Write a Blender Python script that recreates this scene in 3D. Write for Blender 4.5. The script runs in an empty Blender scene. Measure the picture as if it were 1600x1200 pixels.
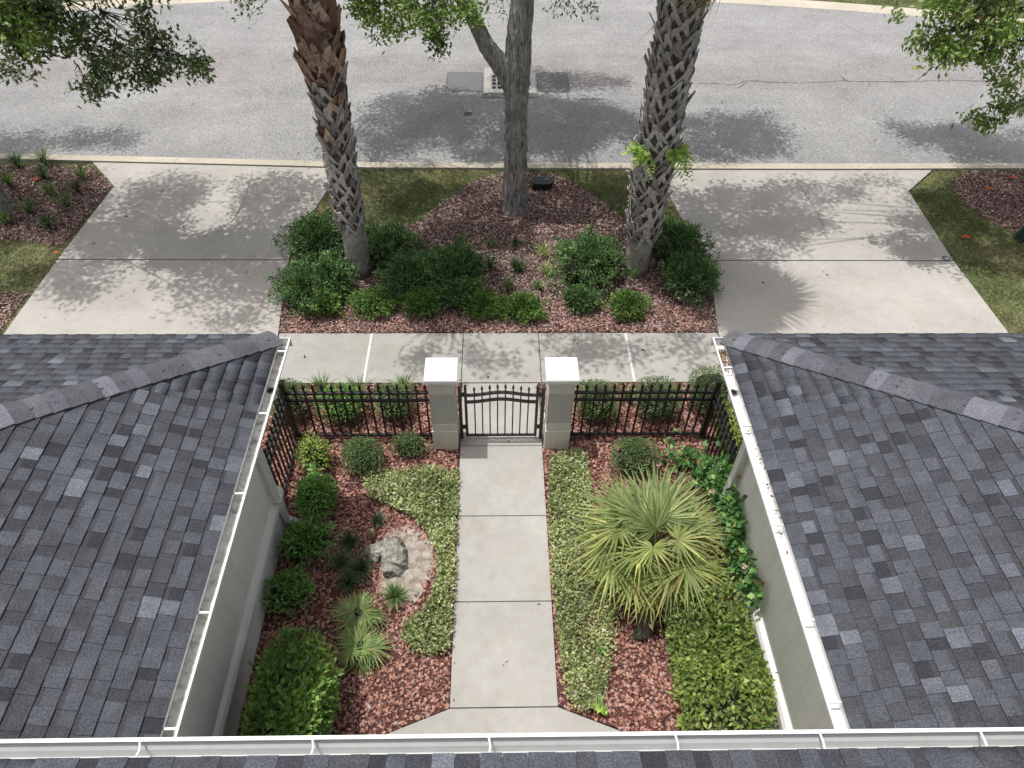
import bpy, math, random
import numpy as np
from mathutils import Matrix, Vector

C = bpy.context.scene.collection
scene = bpy.context.scene
rng = np.random.default_rng(7)
random.seed(7)

# ------------------------------------------------------------------ camera, sky, sun, exposure
CAM_LOC = Vector((-0.0976, 0.0, 8.2908))
PITCH, YAW, ROLL, FPX = 0.81205569, 0.03568972, 0.02302708, 1112.53
fwd = Vector((math.sin(YAW) * math.cos(PITCH), math.cos(YAW) * math.cos(PITCH), -math.sin(PITCH)))
rgt0 = Vector((math.cos(YAW), -math.sin(YAW), 0.0))
up0 = rgt0.cross(fwd)
rgt = rgt0 * math.cos(ROLL) + up0 * math.sin(ROLL)
upv = up0 * math.cos(ROLL) - rgt0 * math.sin(ROLL)
cam_data = bpy.data.cameras.new("camera")
cam = bpy.data.objects.new("camera", cam_data)
C.objects.link(cam)
cam.matrix_world = Matrix(((rgt.x, upv.x, -fwd.x, CAM_LOC.x), (rgt.y, upv.y, -fwd.y, CAM_LOC.y),
                           (rgt.z, upv.z, -fwd.z, CAM_LOC.z), (0, 0, 0, 1)))
cam_data.sensor_width = 36.0
cam_data.lens = 36.0 * FPX / 1600.0
cam_data.clip_start = 0.05
cam_data.clip_end = 600.0
scene.camera = cam
scene.render.resolution_x, scene.render.resolution_y = 1024, 768

SUN_TO = Vector((-0.26, 0.09, 1.0)).normalized()          # towards the sun
SUN_EL = math.asin(SUN_TO.z)
SUN_ROT = math.atan2(SUN_TO.x, SUN_TO.y)
world = bpy.data.worlds.new("World")
scene.world = world
world.use_nodes = True
wn = world.node_tree
for n in list(wn.nodes):
    wn.nodes.remove(n)
wo = wn.nodes.new("ShaderNodeOutputWorld")
wb = wn.nodes.new("ShaderNodeBackground")
sky = wn.nodes.new("ShaderNodeTexSky")
sky.sky_type = 'NISHITA'
sky.sun_disc = False
sky.sun_elevation = SUN_EL
sky.sun_rotation = SUN_ROT % (2 * math.pi)
sky.air_density = 1.0
sky.dust_density = 6.0
sky.ozone_density = 1.0
hs = wn.nodes.new("ShaderNodeHueSaturation")
hs.inputs['Saturation'].default_value = 0.45               # hazy, milky daylight
wn.links.new(sky.outputs[0], hs.inputs['Color'])
wn.links.new(hs.outputs[0], wb.inputs['Color'])
wb.inputs['Strength'].default_value = 0.13
wn.links.new(wb.outputs[0], wo.inputs[0])
sd = bpy.data.lights.new("sun", 'SUN')
sd.energy = 3.0
sd.angle = math.radians(0.53)
sd.color = (1.0, 0.975, 0.935)
sun = bpy.data.objects.new("sun", sd)
C.objects.link(sun)
sun.rotation_euler = (-SUN_TO).to_track_quat('-Z', 'Y').to_euler()
sun.location = (-10, 10, 40)
scene.view_settings.view_transform = 'Standard'
scene.view_settings.look = 'None'
scene.view_settings.exposure = 0.13
scene.view_settings.gamma = 1.0
scene.view_settings.use_curve_mapping = False
scene.cycles.max_bounces = 6
scene.cycles.diffuse_bounces = 3
scene.cycles.transparent_max_bounces = 4

# ------------------------------------------------------------------ object helpers
def props(o, label=None, cat=None, group=None, kind=None):
    if label: o['label'] = label
    if cat: o['category'] = cat
    if group: o['group'] = group
    if kind: o['kind'] = kind
    return o

def link(name, data, parent=None, loc=(0, 0, 0), **kw):
    o = bpy.data.objects.new(name, data)
    C.objects.link(o)
    o.location = loc
    if parent is not None: o.parent = parent
    return props(o, **kw)

def thing(name, loc, label, cat, group=None):
    return link(name, None, None, loc, label=label, cat=cat, group=group)

def mesh_py(name, V, F, mat, smooth=False):
    m = bpy.data.meshes.new(name)
    m.from_pydata([tuple(map(float, v)) for v in V], [], F)
    m.materials.append(mat)
    if smooth: m.polygons.foreach_set('use_smooth', [True] * len(m.polygons))
    m.update()
    return m

def mesh_np(name, V, F, mat, rnd=None, smooth=False):
    V = np.asarray(V, np.float32); F = np.asarray(F, np.int32)
    m = bpy.data.meshes.new(name)
    nf, k = F.shape
    m.vertices.add(len(V)); m.vertices.foreach_set('co', V.ravel())
    m.loops.add(nf * k); m.loops.foreach_set('vertex_index', F.ravel())
    m.polygons.add(nf)
    m.polygons.foreach_set('loop_start', np.arange(0, nf * k, k, dtype=np.int32))
    m.polygons.foreach_set('loop_total', np.full(nf, k, np.int32))
    if smooth: m.polygons.foreach_set('use_smooth', np.ones(nf, bool))
    m.materials.append(mat)
    m.update(calc_edges=True)
    if rnd is not None:
        a = m.attributes.new('rnd', 'FLOAT', 'FACE')
        a.data.foreach_set('value', np.asarray(rnd, np.float32))
    return m

class MB:
    """collects shapes into one mesh"""
    def __init__(s): s.V = []; s.F = []
    def add(s, V, F):
        b = len(s.V); s.V += [tuple(v) for v in V]; s.F += [tuple(i + b for i in f) for f in F]
    def box(s, x0, x1, y0, y1, z0, z1):
        s.add([(x0,y0,z0),(x1,y0,z0),(x1,y1,z0),(x0,y1,z0),(x0,y0,z1),(x1,y0,z1),(x1,y1,z1),(x0,y1,z1)],
              [(3,2,1,0),(4,5,6,7),(0,1,5,4),(1,2,6,5),(2,3,7,6),(3,0,4,7)])
    def prism(s, poly, z0, z1):
        n = len(poly)
        s.add([(p[0],p[1],z0) for p in poly] + [(p[0],p[1],z1) for p in poly],
              [tuple(range(n-1,-1,-1)), tuple(range(n,2*n))] + [(i,(i+1)%n,n+(i+1)%n,n+i) for i in range(n)])
    def sweep(s, prof, axis, a, b, cap=True):
        """closed 2D profile swept along x ('x': prof=(y,z)) or y ('y': prof=(x,z))"""
        n = len(prof)
        f = (lambda p, t: (t, p[0], p[1])) if axis == 'x' else (lambda p, t: (p[0], t, p[1]))
        V = [f(p, a) for p in prof] + [f(p, b) for p in prof]
        F = [(i,(i+1)%n,n+(i+1)%n,n+i) for i in range(n)]
        if cap: F += [tuple(range(n-1,-1,-1)), tuple(range(n,2*n))]
        s.add(V, F)
    def tube(s, pts, rad, n=8, cap=True):
        pts = [Vector(p) for p in pts]
        if not hasattr(rad, '__len__'): rad = [rad] * len(pts)
        V, F = [], []
        ref = Vector((0.31, 0.83, 0.46))
        for i, p in enumerate(pts):
            t = (pts[min(i+1,len(pts)-1)] - pts[max(i-1,0)]).normalized()
            u = t.cross(ref).normalized(); w = t.cross(u)
            for k in range(n):
                a = 2*math.pi*k/n
                V.append(p + (u*math.cos(a) + w*math.sin(a)) * rad[i])
        for i in range(len(pts)-1):
            for k in range(n):
                F.append((i*n+k, i*n+(k+1)%n, (i+1)*n+(k+1)%n, (i+1)*n+k))
        if cap:
            F += [tuple(range(n-1,-1,-1)), tuple(range((len(pts)-1)*n, len(pts)*n))]
        s.add(V, F)
    def mesh(s, name, mat, smooth=False): return mesh_py(name, s.V, s.F, mat, smooth)
    def obj(s, name, mat, parent=None, smooth=False, loc=(0,0,0), bevel=0, **kw):
        o = link(name, s.mesh(name, mat, smooth), parent, loc, **kw)
        if bevel:
            b = o.modifiers.new('bevel', 'BEVEL'); b.width = bevel; b.segments = 2; b.limit_method = 'ANGLE'
        return o

def rel(P, o):      # polygon in world coords -> relative to a thing's base
    return [(p[0]-o.location.x, p[1]-o.location.y) for p in P]

# ------------------------------------------------------------------ materials
def new_mat(name):
    m = bpy.data.materials.new(name); m.use_nodes = True
    nt = m.node_tree
    b = nt.nodes['Principled BSDF']
    return m, nt, b

def N(nt, t, **kw):
    n = nt.nodes.new(t)
    for k, v in kw.items():
        if k in n.inputs: n.inputs[k].default_value = v
        else: setattr(n, k, v)
    return n

def noise(nt, vec, scale, detail=3, rough=0.55, dist=0.0):
    n = N(nt, 'ShaderNodeTexNoise', Scale=scale, Detail=detail, Roughness=rough, Distortion=dist)
    nt.links.new(vec, n.inputs['Vector']); return n.outputs[0]

def ramp(nt, fac, stops, interp='LINEAR'):
    r = nt.nodes.new('ShaderNodeValToRGB'); r.color_ramp.interpolation = interp
    e = r.color_ramp.elements
    while len(e) < len(stops): e.new(0.5)
    for i, (p, c) in enumerate(stops):
        e[i].position = p
        e[i].color = (c, c, c, 1) if not hasattr(c, '__len__') else (*c, 1)
    if fac is not None: nt.links.new(fac, r.inputs[0])
    return r.outputs[0]

def mix(nt, a, b, fac, mode='MIX'):
    n = nt.nodes.new('ShaderNodeMix'); n.data_type = 'RGBA'; n.blend_type = mode
    for s, v in ((n.inputs[0], fac), (n.inputs[6], a), (n.inputs[7], b)):
        if hasattr(v, 'is_linked'): nt.links.new(v, s)
        else: s.default_value = v if not hasattr(v, '__len__') else (*v, 1)
    return n.outputs[2]

def bump(nt, b, h, strength, dist=0.01):
    n = N(nt, 'ShaderNodeBump', Strength=strength, Distance=dist)
    nt.links.new(h, n.inputs['Height']); nt.links.new(n.outputs[0], b.inputs['Normal'])

def coords(nt, scale=None):
    t = nt.nodes.new('ShaderNodeNewGeometry').outputs['Position']
    if scale:
        mp = nt.nodes.new('ShaderNodeMapping'); mp.inputs['Scale'].default_value = scale
        nt.links.new(t, mp.inputs['Vector']); return mp.outputs[0]
    return t

def concrete(name, col, stain=(0.5, 0.46, 0.36), stain_amt=0.25, speck=0.3, rough=0.85):
    m, nt, b = new_mat(name); p = coords(nt)
    big = ramp(nt, noise(nt, p, 0.55, 4, 0.6), [(0.3, 0.84), (0.7, 1.08)])
    mid = ramp(nt, noise(nt, p, 6, 5, 0.7), [(0.3, 0.90), (0.7, 1.06)])
    fine = ramp(nt, noise(nt, p, 130, 2, 0.6), [(0.3, 1-speck), (0.5, 1.0), (0.72, 1+speck)])
    c = mix(nt, col, big, 1.0, 'MULTIPLY'); c = mix(nt, c, mid, 1.0, 'MULTIPLY'); c = mix(nt, c, fine, 0.6, 'MULTIPLY')
    sm = ramp(nt, noise(nt, p, 1.3, 5, 0.65), [(0.52, 0.0), (0.75, 1.0)])
    sc = mix(nt, c, stain, 1.0, 'MULTIPLY')
    sc = mix(nt, sc, (1.7, 1.7, 1.7), 1.0, 'MULTIPLY')
    fa = N(nt, 'ShaderNodeMath', operation='MULTIPLY'); nt.links.new(sm, fa.inputs[0]); fa.inputs[1].default_value = stain_amt
    c = mix(nt, c, sc, fa.outputs[0])
    dots = ramp(nt, noise(nt, p, 38, 1, 0.5), [(0.74, 0.0), (0.78, 1.0)])
    df = N(nt, 'ShaderNodeMath', operation='MULTIPLY'); nt.links.new(dots, df.inputs[0]); df.inputs[1].default_value = 0.35
    c = mix(nt, c, (0.12, 0.11, 0.1), df.outputs[0])
    nt.links.new(c, b.inputs['Base Color']); b.inputs['Roughness'].default_value = rough
    b.inputs['Specular IOR Level'].default_value = 0.25
    bump(nt, b, noise(nt, p, 160, 3), 0.25, 0.004)
    return m

def plain(name, col, rough=0.6, metal=0.0, var=0.12, scale=8.0, bump_s=0.0, bump_scale=80, spec=0.4, dirt=None, dirt_rng=(0.5, 0.75)):
    m, nt, b = new_mat(name); p = coords(nt)
    v = ramp(nt, noise(nt, p, scale, 4, 0.6), [(0.3, 1-var), (0.7, 1+var)])
    c = mix(nt, col, v, 1.0, 'MULTIPLY')
    if dirt:
        f = ramp(nt, noise(nt, p, scale*0.8, 6, 0.7), [(dirt_rng[0], 0.0), (dirt_rng[1], 1.0)])
        c = mix(nt, c, dirt, f)
    nt.links.new(c, b.inputs['Base Color'])
    b.inputs['Roughness'].default_value = rough; b.inputs['Metallic'].default_value = metal
    b.inputs['Specular IOR Level'].default_value = spec
    if bump_s: bump(nt, b, noise(nt, p, bump_scale, 4), bump_s, 0.006)
    return m

def rnd_mat(name, stops, rough=0.7, spec=0.3, src='attr', var=0.2, vscale=30.0, interp='LINEAR', transl=0.0, fine=0.0, fscale=150, bump_s=0.0):
    """colour picked per piece by a random number"""
    m, nt, b = new_mat(name); p = coords(nt)
    if src == 'attr':
        a = nt.nodes.new('ShaderNodeAttribute'); a.attribute_name = 'rnd'; f = a.outputs['Fac']
    else:
        oi = nt.nodes.new('ShaderNodeObjectInfo'); f = oi.outputs['Random']
        if src == 'objcol':
            sp = nt.nodes.new('ShaderNodeSeparateColor'); nt.links.new(oi.outputs['Color'], sp.inputs[0]); f = sp.outputs[0]
    c = ramp(nt, f, stops, interp)
    c = mix(nt, c, ramp(nt, noise(nt, p, vscale, 3), [(0.3, 1-var), (0.7, 1+var)]), 1.0, 'MULTIPLY')
    if fine: c = mix(nt, c, ramp(nt, noise(nt, p, fscale, 2, 0.7), [(0.3, 1-fine), (0.5, 1.0), (0.72, 1+fine*1.4)]), 1.0, 'MULTIPLY')
    nt.links.new(c, b.inputs['Base Color']); b.inputs['Roughness'].default_value = rough
    b.inputs['Specular IOR Level'].default_value = spec
    if bump_s: bump(nt, b, noise(nt, p, fscale, 2), bump_s, 0.003)
    if transl:
        t = nt.nodes.new('ShaderNodeBsdfTranslucent'); ms = nt.nodes.new('ShaderNodeMixShader')
        ms.inputs[0].default_value = transl
        nt.links.new(mix(nt, c, (1.5, 1.6, 0.7), 1.0, 'MULTIPLY'), t.inputs[0])
        o = nt.nodes['Material Output']
        nt.links.new(b.outputs[0], ms.inputs[1]); nt.links.new(t.outputs[0], ms.inputs[2]); nt.links.new(ms.outputs[0], o.inputs[0])
    return m

M = {}
M['walk'] = concrete('walk_concrete', (0.388, 0.375, 0.350), stain_amt=0.3)
M['side'] = concrete('sidewalk_concrete', (0.378, 0.366, 0.340), stain_amt=0.45)
M['drive'] = concrete('driveway_concrete', (0.428, 0.406, 0.376), stain_amt=0.35, speck=0.2)
M['kerb'] = concrete('kerb_concrete', (0.50, 0.455, 0.375), stain_amt=0.5)
M['white_joint'] = plain('white_joint', (0.62, 0.62, 0.6), 0.7, dirt=(0.4, 0.39, 0.36))
M['joint_dark'] = plain('joint_dark', (0.06, 0.055, 0.05), 0.95)

def asphalt():
    m, nt, b = new_mat('asphalt'); p = coords(nt)
    g = ramp(nt, noise(nt, p, 46, 3, 0.8), [(0.30, 0.085), (0.45, 0.225), (0.55, 0.33), (0.72, 0.58)])
    big = ramp(nt, noise(nt, p, 0.45, 6, 0.7), [(0.3, 0.78), (0.7, 1.12)])
    lane = ramp(nt, noise(nt, coords(nt, (0.12, 1.6, 1)), 1.1, 4, 0.6), [(0.3, 0.95), (0.7, 1.05)])
    c = mix(nt, g, big, 1.0, 'MULTIPLY'); c = mix(nt, c, lane, 1.0, 'MULTIPLY')
    c = mix(nt, c, (1.0, 0.995, 0.985), 1.0, 'MULTIPLY')
    sx = nt.nodes.new('ShaderNodeSeparateXYZ'); nt.links.new(p, sx.inputs[0])
    wob = N(nt, 'ShaderNodeMath', operation='MULTIPLY_ADD'); nt.links.new(noise(nt, p, 0.9, 3), wob.inputs[0])
    wob.inputs[1].default_value = 0.9; nt.links.new(sx.outputs[1], wob.inputs[2])
    band = ramp(nt, None, [(0.0, 0.0), (0.42, 0.0), (0.46, 1.0), (0.56, 1.0), (0.62, 0.0)])
    mr = N(nt, 'ShaderNodeMapRange'); mr.inputs[1].default_value = 14.0; mr.inputs[2].default_value = 26.0
    nt.links.new(wob.outputs[0], mr.inputs[0]); nt.links.new(mr.outputs[0], band.node.inputs[0])
    bf = N(nt, 'ShaderNodeMath', operation='MULTIPLY'); nt.links.new(band, bf.inputs[0]); bf.inputs[1].default_value = 0.6
    c = mix(nt, c, mix(nt, c, (0.93, 0.86, 0.84), 1.0, 'MULTIPLY'), bf.outputs[0])
    nt.links.new(c, b.inputs['Base Color']); b.inputs['Roughness'].default_value = 0.9
    b.inputs['Specular IOR Level'].default_value = 0.2
    bump(nt, b, noise(nt, p, 90, 2, 0.7), 0.5, 0.006)
    return m
M['asphalt'] = asphalt()
M['asphalt_patch'] = plain('asphalt_patch', (0.15, 0.148, 0.15), 0.9, var=0.25, scale=60, bump_s=0.4)
def stucco(name, col, streak=0.16, bs=0.5):
    m, nt, b = new_mat(name); p = coords(nt)
    v = ramp(nt, noise(nt, p, 2.2, 5, 0.65), [(0.3, 0.93), (0.7, 1.05)])
    c = mix(nt, col, v, 1.0, 'MULTIPLY')
    st = ramp(nt, noise(nt, coords(nt, (1, 1, 0.09)), 9, 4, 0.65), [(0.50, 0.0), (0.74, 1.0)])
    f = N(nt, 'ShaderNodeMath', operation='MULTIPLY'); nt.links.new(st, f.inputs[0]); f.inputs[1].default_value = streak
    c = mix(nt, c, (0.26, 0.25, 0.21), f.outputs[0])
    nt.links.new(c, b.inputs['Base Color']); b.inputs['Roughness'].default_value = 0.9; b.inputs['Specular IOR Level'].default_value = 0.2
    bump(nt, b, noise(nt, p, 130, 4), bs, 0.006)
    return m
M['stucco'] = stucco('stucco', (0.80, 0.785, 0.75))
M['wall_low'] = stucco('wall_low', (0.78, 0.785, 0.78), 0.3, 0.3)
M['pillar'] = stucco('pillar_stucco', (0.66, 0.645, 0.59), 0.22)
M['pillar_panel'] = stucco('pillar_panel_stucco', (0.49, 0.485, 0.465), 0.2)
M['white'] = plain('white_paint', (0.78, 0.78, 0.775), 0.5, var=0.04, scale=3, dirt=(0.50, 0.49, 0.45), dirt_rng=(0.58, 0.95))
M['white_trim'] = plain('white_trim', (0.72, 0.72, 0.70), 0.5, var=0.04, scale=4, dirt=(0.5, 0.49, 0.45), dirt_rng=(0.6, 0.85))
M['gutter_clean'] = plain('gutter_clean', (0.47, 0.485, 0.48), 0.5, var=0.05, scale=6, dirt=(0.42, 0.42, 0.4), dirt_rng=(0.55, 0.85))
M['gutter_dirty'] = plain('gutter_dirty', (0.46, 0.46, 0.43), 0.8, var=0.25, scale=14, dirt=(0.09, 0.085, 0.07), dirt_rng=(0.5, 0.72))
M['black_metal'] = plain('black_metal', (0.012, 0.012, 0.013), 0.38, var=0.1, spec=0.5)
M['gate_metal'] = plain('gate_metal', (0.03, 0.025, 0.024), 0.42, var=0.12, spec=0.5)
M['steel'] = plain('grate_steel', (0.28, 0.28, 0.28), 0.6, 0.3, var=0.2, scale=20)
M['dark'] = plain('painted_hole_shade', (0.012, 0.012, 0.012), 0.9)  # near-black that paints the shade inside holes
M['plastic'] = plain('black_plastic', (0.016, 0.017, 0.02), 0.45, var=0.15, spec=0.4)
SH = [(0.0, (0.034, 0.036, 0.043)), (0.12, (0.048, 0.050, 0.060)), (0.30, (0.059, 0.061, 0.068)), (0.46, (0.070, 0.075, 0.090)),
      (0.72, (0.080, 0.085, 0.102)), (0.91, (0.104, 0.113, 0.134)), (0.968, (0.132, 0.144, 0.168))]
M['shingle'] = rnd_mat('shingle', SH, 0.92, 0.2, 'objcol', 0.15, 7, 'CONSTANT', fine=0.45, fscale=95, bump_s=0.5)
M['shingle_attr'] = rnd_mat('shingle_field', SH, 0.92, 0.2, 'attr', 0.15, 7, 'CONSTANT', fine=0.45, fscale=95, bump_s=0.5)
M['cap_shingle'] = rnd_mat('cap_shingle', [(0, (0.078, 0.081, 0.094)), (0.3, (0.098, 0.101, 0.118)), (0.6, (0.108, 0.109, 0.118)), (0.85, (0.14, 0.145, 0.168))], 0.92, 0.2, 'obj', 0.15, 6, 'CONSTANT', fine=0.45, fscale=95, bump_s=0.5)
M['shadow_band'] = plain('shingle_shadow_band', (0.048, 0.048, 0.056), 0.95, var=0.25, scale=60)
M['cut_edge'] = plain('shingle_cut_edge', (0.018, 0.018, 0.02), 0.95)
M['roof_deck'] = plain('roof_deck', (0.03, 0.03, 0.034), 0.95)
M['rock'] = rnd_mat('lava_rock', [(0, (0.07, 0.03, 0.03)), (0.15, (0.15, 0.072, 0.062)), (0.38, (0.27, 0.13, 0.102)), (0.62, (0.40, 0.205, 0.16)), (0.82, (0.48, 0.285, 0.22)), (0.92, (0.27, 0.17, 0.16)), (1.0, (0.45, 0.34, 0.29))], 0.9, 0.2, var=0.3, vscale=70)
M['rock_bed'] = plain('rock_bed_soil', (0.10, 0.04, 0.034), 0.95, var=0.4, scale=40, bump_s=1.0, bump_scale=60)
M['mulch'] = rnd_mat('mulch_chips', [(0, (0.05, 0.03, 0.027)), (0.2, (0.17, 0.105, 0.095)), (0.45, (0.36, 0.24, 0.21)), (0.75, (0.55, 0.42, 0.37)), (1, (0.72, 0.60, 0.53))], 0.9, 0.15, var=0.25, vscale=60)
M['mulch_bed'] = plain('mulch_soil', (0.085, 0.05, 0.043), 0.95, var=0.5, scale=30, bump_s=1.0, bump_scale=50)
M['dirt'] = plain('sandy_dirt', (0.36, 0.32, 0.275), 0.95, var=0.3, scale=12, bump_s=0.8, bump_scale=60, dirt=(0.16, 0.13, 0.105), dirt_rng=(0.45, 0.66))
M['grass_base'] = plain('lawn_soil', (0.15, 0.155, 0.08), 0.95, var=0.4, scale=6, dirt=(0.23, 0.19, 0.10), dirt_rng=(0.48, 0.7))
M['grass'] = rnd_mat('grass_blades', [(0, (0.055, 0.075, 0.028)), (0.45, (0.14, 0.185, 0.068)), (0.68, (0.24, 0.235, 0.11)), (1, (0.52, 0.45, 0.29))], 0.7, 0.2, var=0.45, vscale=1.6, transl=0.25)
M['ground'] = plain('ground_lawn', (0.085, 0.10, 0.04), 0.95, var=0.35, scale=2, dirt=(0.16, 0.14, 0.07), dirt_rng=(0.5, 0.7))
def leafm(name, c0, c1, c2, c3=None, rough=0.5, transl=0.3, spec=0.4, gain=1.75):
    st = [(0, c0), (0.4, c1), (0.78, c2), (0.955, c3 or c2)]
    st = [(p, tuple(min(.6, v*gain) for v in c)) for p, c in st] + [(0.975, (0.24, 0.15, 0.07))]
    return rnd_mat(name, st, rough, spec, var=0.25, vscale=4, transl=transl)
M['hedge'] = leafm('hedge_leaf', (0.035, 0.068, 0.018), (0.075, 0.135, 0.032), (0.135, 0.21, 0.05), (0.22, 0.28, 0.08), gain=1.9)
M['hedge_y'] = leafm('hedge_leaf_pale', (0.045, 0.07, 0.018), (0.095, 0.135, 0.034), (0.165, 0.215, 0.056), (0.25, 0.29, 0.09), gain=1.75)
M['box'] = leafm('boxwood_leaf', (0.03, 0.055, 0.02), (0.06, 0.10, 0.035), (0.11, 0.16, 0.06), (0.17, 0.21, 0.10))
M['shrub'] = leafm('shrub_leaf', (0.03, 0.07, 0.018), (0.055, 0.12, 0.028), (0.10, 0.19, 0.045), (0.21, 0.30, 0.09), gain=2.3)
M['golden'] = leafm('golden_leaf', (0.07, 0.10, 0.02), (0.13, 0.18, 0.04), (0.22, 0.27, 0.07), (0.31, 0.34, 0.11))
M['juniper'] = leafm('juniper_needles', (0.014, 0.030, 0.010), (0.032, 0.062, 0.022), (0.058, 0.104, 0.036), (0.11, 0.165, 0.062), rough=0.65, transl=0.12, spec=0.2, gain=2.6)
M['juniper_l'] = leafm('juniper_pale', (0.03, 0.06, 0.015), (0.06, 0.11, 0.028), (0.10, 0.17, 0.04), (0.16, 0.23, 0.07), rough=0.6, transl=0.2, spec=0.2)
M['cover'] = leafm('groundcover_leaf', (0.05, 0.065, 0.025), (0.13, 0.155, 0.06), (0.27, 0.30, 0.14), (0.52, 0.52, 0.36), transl=0.2, gain=1.9)
M['cover_dry'] = leafm('groundcover_dry', (0.09, 0.06, 0.04), (0.17, 0.15, 0.075), (0.28, 0.27, 0.14), (0.45, 0.43, 0.30), transl=0.15)
M['strap'] = leafm('strap_leaf', (0.035, 0.065, 0.022), (0.065, 0.11, 0.038), (0.12, 0.17, 0.07), (0.24, 0.29, 0.16))
M['strap_d'] = leafm('strap_leaf_dark', (0.018, 0.034, 0.016), (0.035, 0.062, 0.028), (0.06, 0.10, 0.045), (0.10, 0.14, 0.07))
M['strap_y'] = leafm('strap_leaf_variegated', (0.08, 0.11, 0.04), (0.16, 0.20, 0.07), (0.30, 0.33, 0.16), (0.48, 0.47, 0.28))
M['fan'] = leafm('fan_leaf', (0.10, 0.135, 0.042), (0.175, 0.215, 0.07), (0.27, 0.30, 0.105), (0.40, 0.39, 0.15), transl=0.35, gain=1.25)
M['fan_y'] = leafm('fan_leaf_yellow', (0.17, 0.20, 0.06), (0.26, 0.295, 0.09), (0.36, 0.375, 0.13), (0.47, 0.44, 0.20), transl=0.35, gain=1.2)
M['fan_g'] = leafm('fan_leaf_back', (0.085, 0.125, 0.045), (0.15, 0.20, 0.075), (0.235, 0.285, 0.115), (0.36, 0.38, 0.17), transl=0.35, gain=1.25)
M['fan_d'] = leafm('fan_leaf_green', (0.055, 0.09, 0.03), (0.10, 0.145, 0.05), (0.16, 0.21, 0.08), (0.27, 0.30, 0.14), transl=0.3)
M['vine'] = leafm('vine_leaf', (0.02, 0.055, 0.018), (0.04, 0.10, 0.03), (0.075, 0.16, 0.05), (0.12, 0.22, 0.07))
M['fern'] = leafm('fern_leaf', (0.06, 0.12, 0.02), (0.12, 0.21, 0.04), (0.22, 0.31, 0.07), (0.33, 0.40, 0.12))
M['oak'] = leafm('oak_leaf', (0.022, 0.036, 0.015), (0.048, 0.070, 0.029), (0.095, 0.125, 0.055), (0.22, 0.25, 0.14), rough=0.42, transl=0.2, spec=0.5, gain=1.8)
M['oak_y'] = leafm('oak_leaf_young', (0.035, 0.062, 0.015), (0.075, 0.12, 0.03), (0.14, 0.20, 0.055), (0.24, 0.29, 0.11), rough=0.42, transl=0.3, spec=0.5, gain=1.8)
M['twig'] = plain('twig_bark', (0.055, 0.045, 0.035), 0.9, var=0.3, scale=40)
M['core'] = plain('shrub_dark_core', (0.022, 0.022, 0.013), 0.95, var=0.4, scale=30)  # near-black: painted inner shade of shrubs, also the tuft bases
M['boot'] = rnd_mat('palm_boot', [(0, (0.24, 0.225, 0.21)), (0.35, (0.37, 0.35, 0.33)), (0.7, (0.47, 0.45, 0.425)), (1, (0.58, 0.56, 0.53))], 0.9, 0.15, 'obj', 0.3, 22)
M['boot_brown'] = rnd_mat('palm_boot_brown', [(0, (0.10, 0.065, 0.05)), (0.35, (0.22, 0.13, 0.09)), (0.6, (0.29, 0.21, 0.17)), (0.8, (0.40, 0.25, 0.16)), (1, (0.58, 0.46, 0.36))], 0.9, 0.15, 'obj', 0.35, 18)
M['orange'] = plain('orange_leaf', (0.55, 0.09, 0.035), 0.6, var=0.2, scale=30)
M['dry_leaf'] = rnd_mat('dry_leaf', [(0, (0.10, 0.055, 0.03)), (0.5, (0.24, 0.13, 0.075)), (1, (0.45, 0.28, 0.17))], 0.8, 0.2)
M['moss'] = plain('spanish_moss', (0.16, 0.17, 0.14), 0.95, var=0.3, scale=20)
M['terracotta'] = plain('pale_stone', (0.40, 0.30, 0.23), 0.85, var=0.3, scale=18, bump_s=0.5)

def bark(name, c0, c1, c2, sx=26.0, sz=5.0):
    m, nt, b = new_mat(name); p = coords(nt, (1, 1, sz / sx))
    n1 = noise(nt, p, sx, 5, 0.65, 0.8)
    c = ramp(nt, n1, [(0.32, c0), (0.5, c1), (0.68, c2)])
    c = mix(nt, c, ramp(nt, noise(nt, coords(nt), 3.0, 4), [(0.3, 0.75), (0.7, 1.2)]), 1.0, 'MULTIPLY')
    nt.links.new(c, b.inputs['Base Color']); b.inputs['Roughness'].default_value = 0.95
    b.inputs['Specular IOR Level'].default_value = 0.15
    bump(nt, b, n1, 1.0, 0.03)
    return m
M['bark'] = bark('oak_bark', (0.085, 0.08, 0.073), (0.34, 0.325, 0.30), (0.60, 0.58, 0.55))
M['palm_bark'] = bark('palm_bark', (0.20, 0.185, 0.165), (0.34, 0.32, 0.285), (0.45, 0.43, 0.385), 16, 9)
M['palm_fibre'] = bark('palm_fibre', (0.055, 0.043, 0.036), (0.12, 0.098, 0.085), (0.20, 0.17, 0.15), 40, 20)

def lichen_rock():
    m, nt, b = new_mat('lichen_rock'); p = coords(nt)
    c = ramp(nt, noise(nt, p, 9, 6, 0.7), [(0.3, (0.08, 0.075, 0.06)), (0.45, (0.24, 0.23, 0.19)), (0.58, (0.42, 0.415, 0.37)), (0.72, (0.62, 0.62, 0.56))])
    g = ramp(nt, noise(nt, p, 4, 4), [(0.5, 0.0), (0.65, 0.7)])
    c = mix(nt, c, (0.13, 0.145, 0.06), g)
    nt.links.new(c, b.inputs['Base Color']); b.inputs['Roughness'].default_value = 0.95
    bump(nt, b, noise(nt, p, 25, 6, 0.7), 1.0, 0.03)
    return m
M['lichen'] = lichen_rock()

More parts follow.
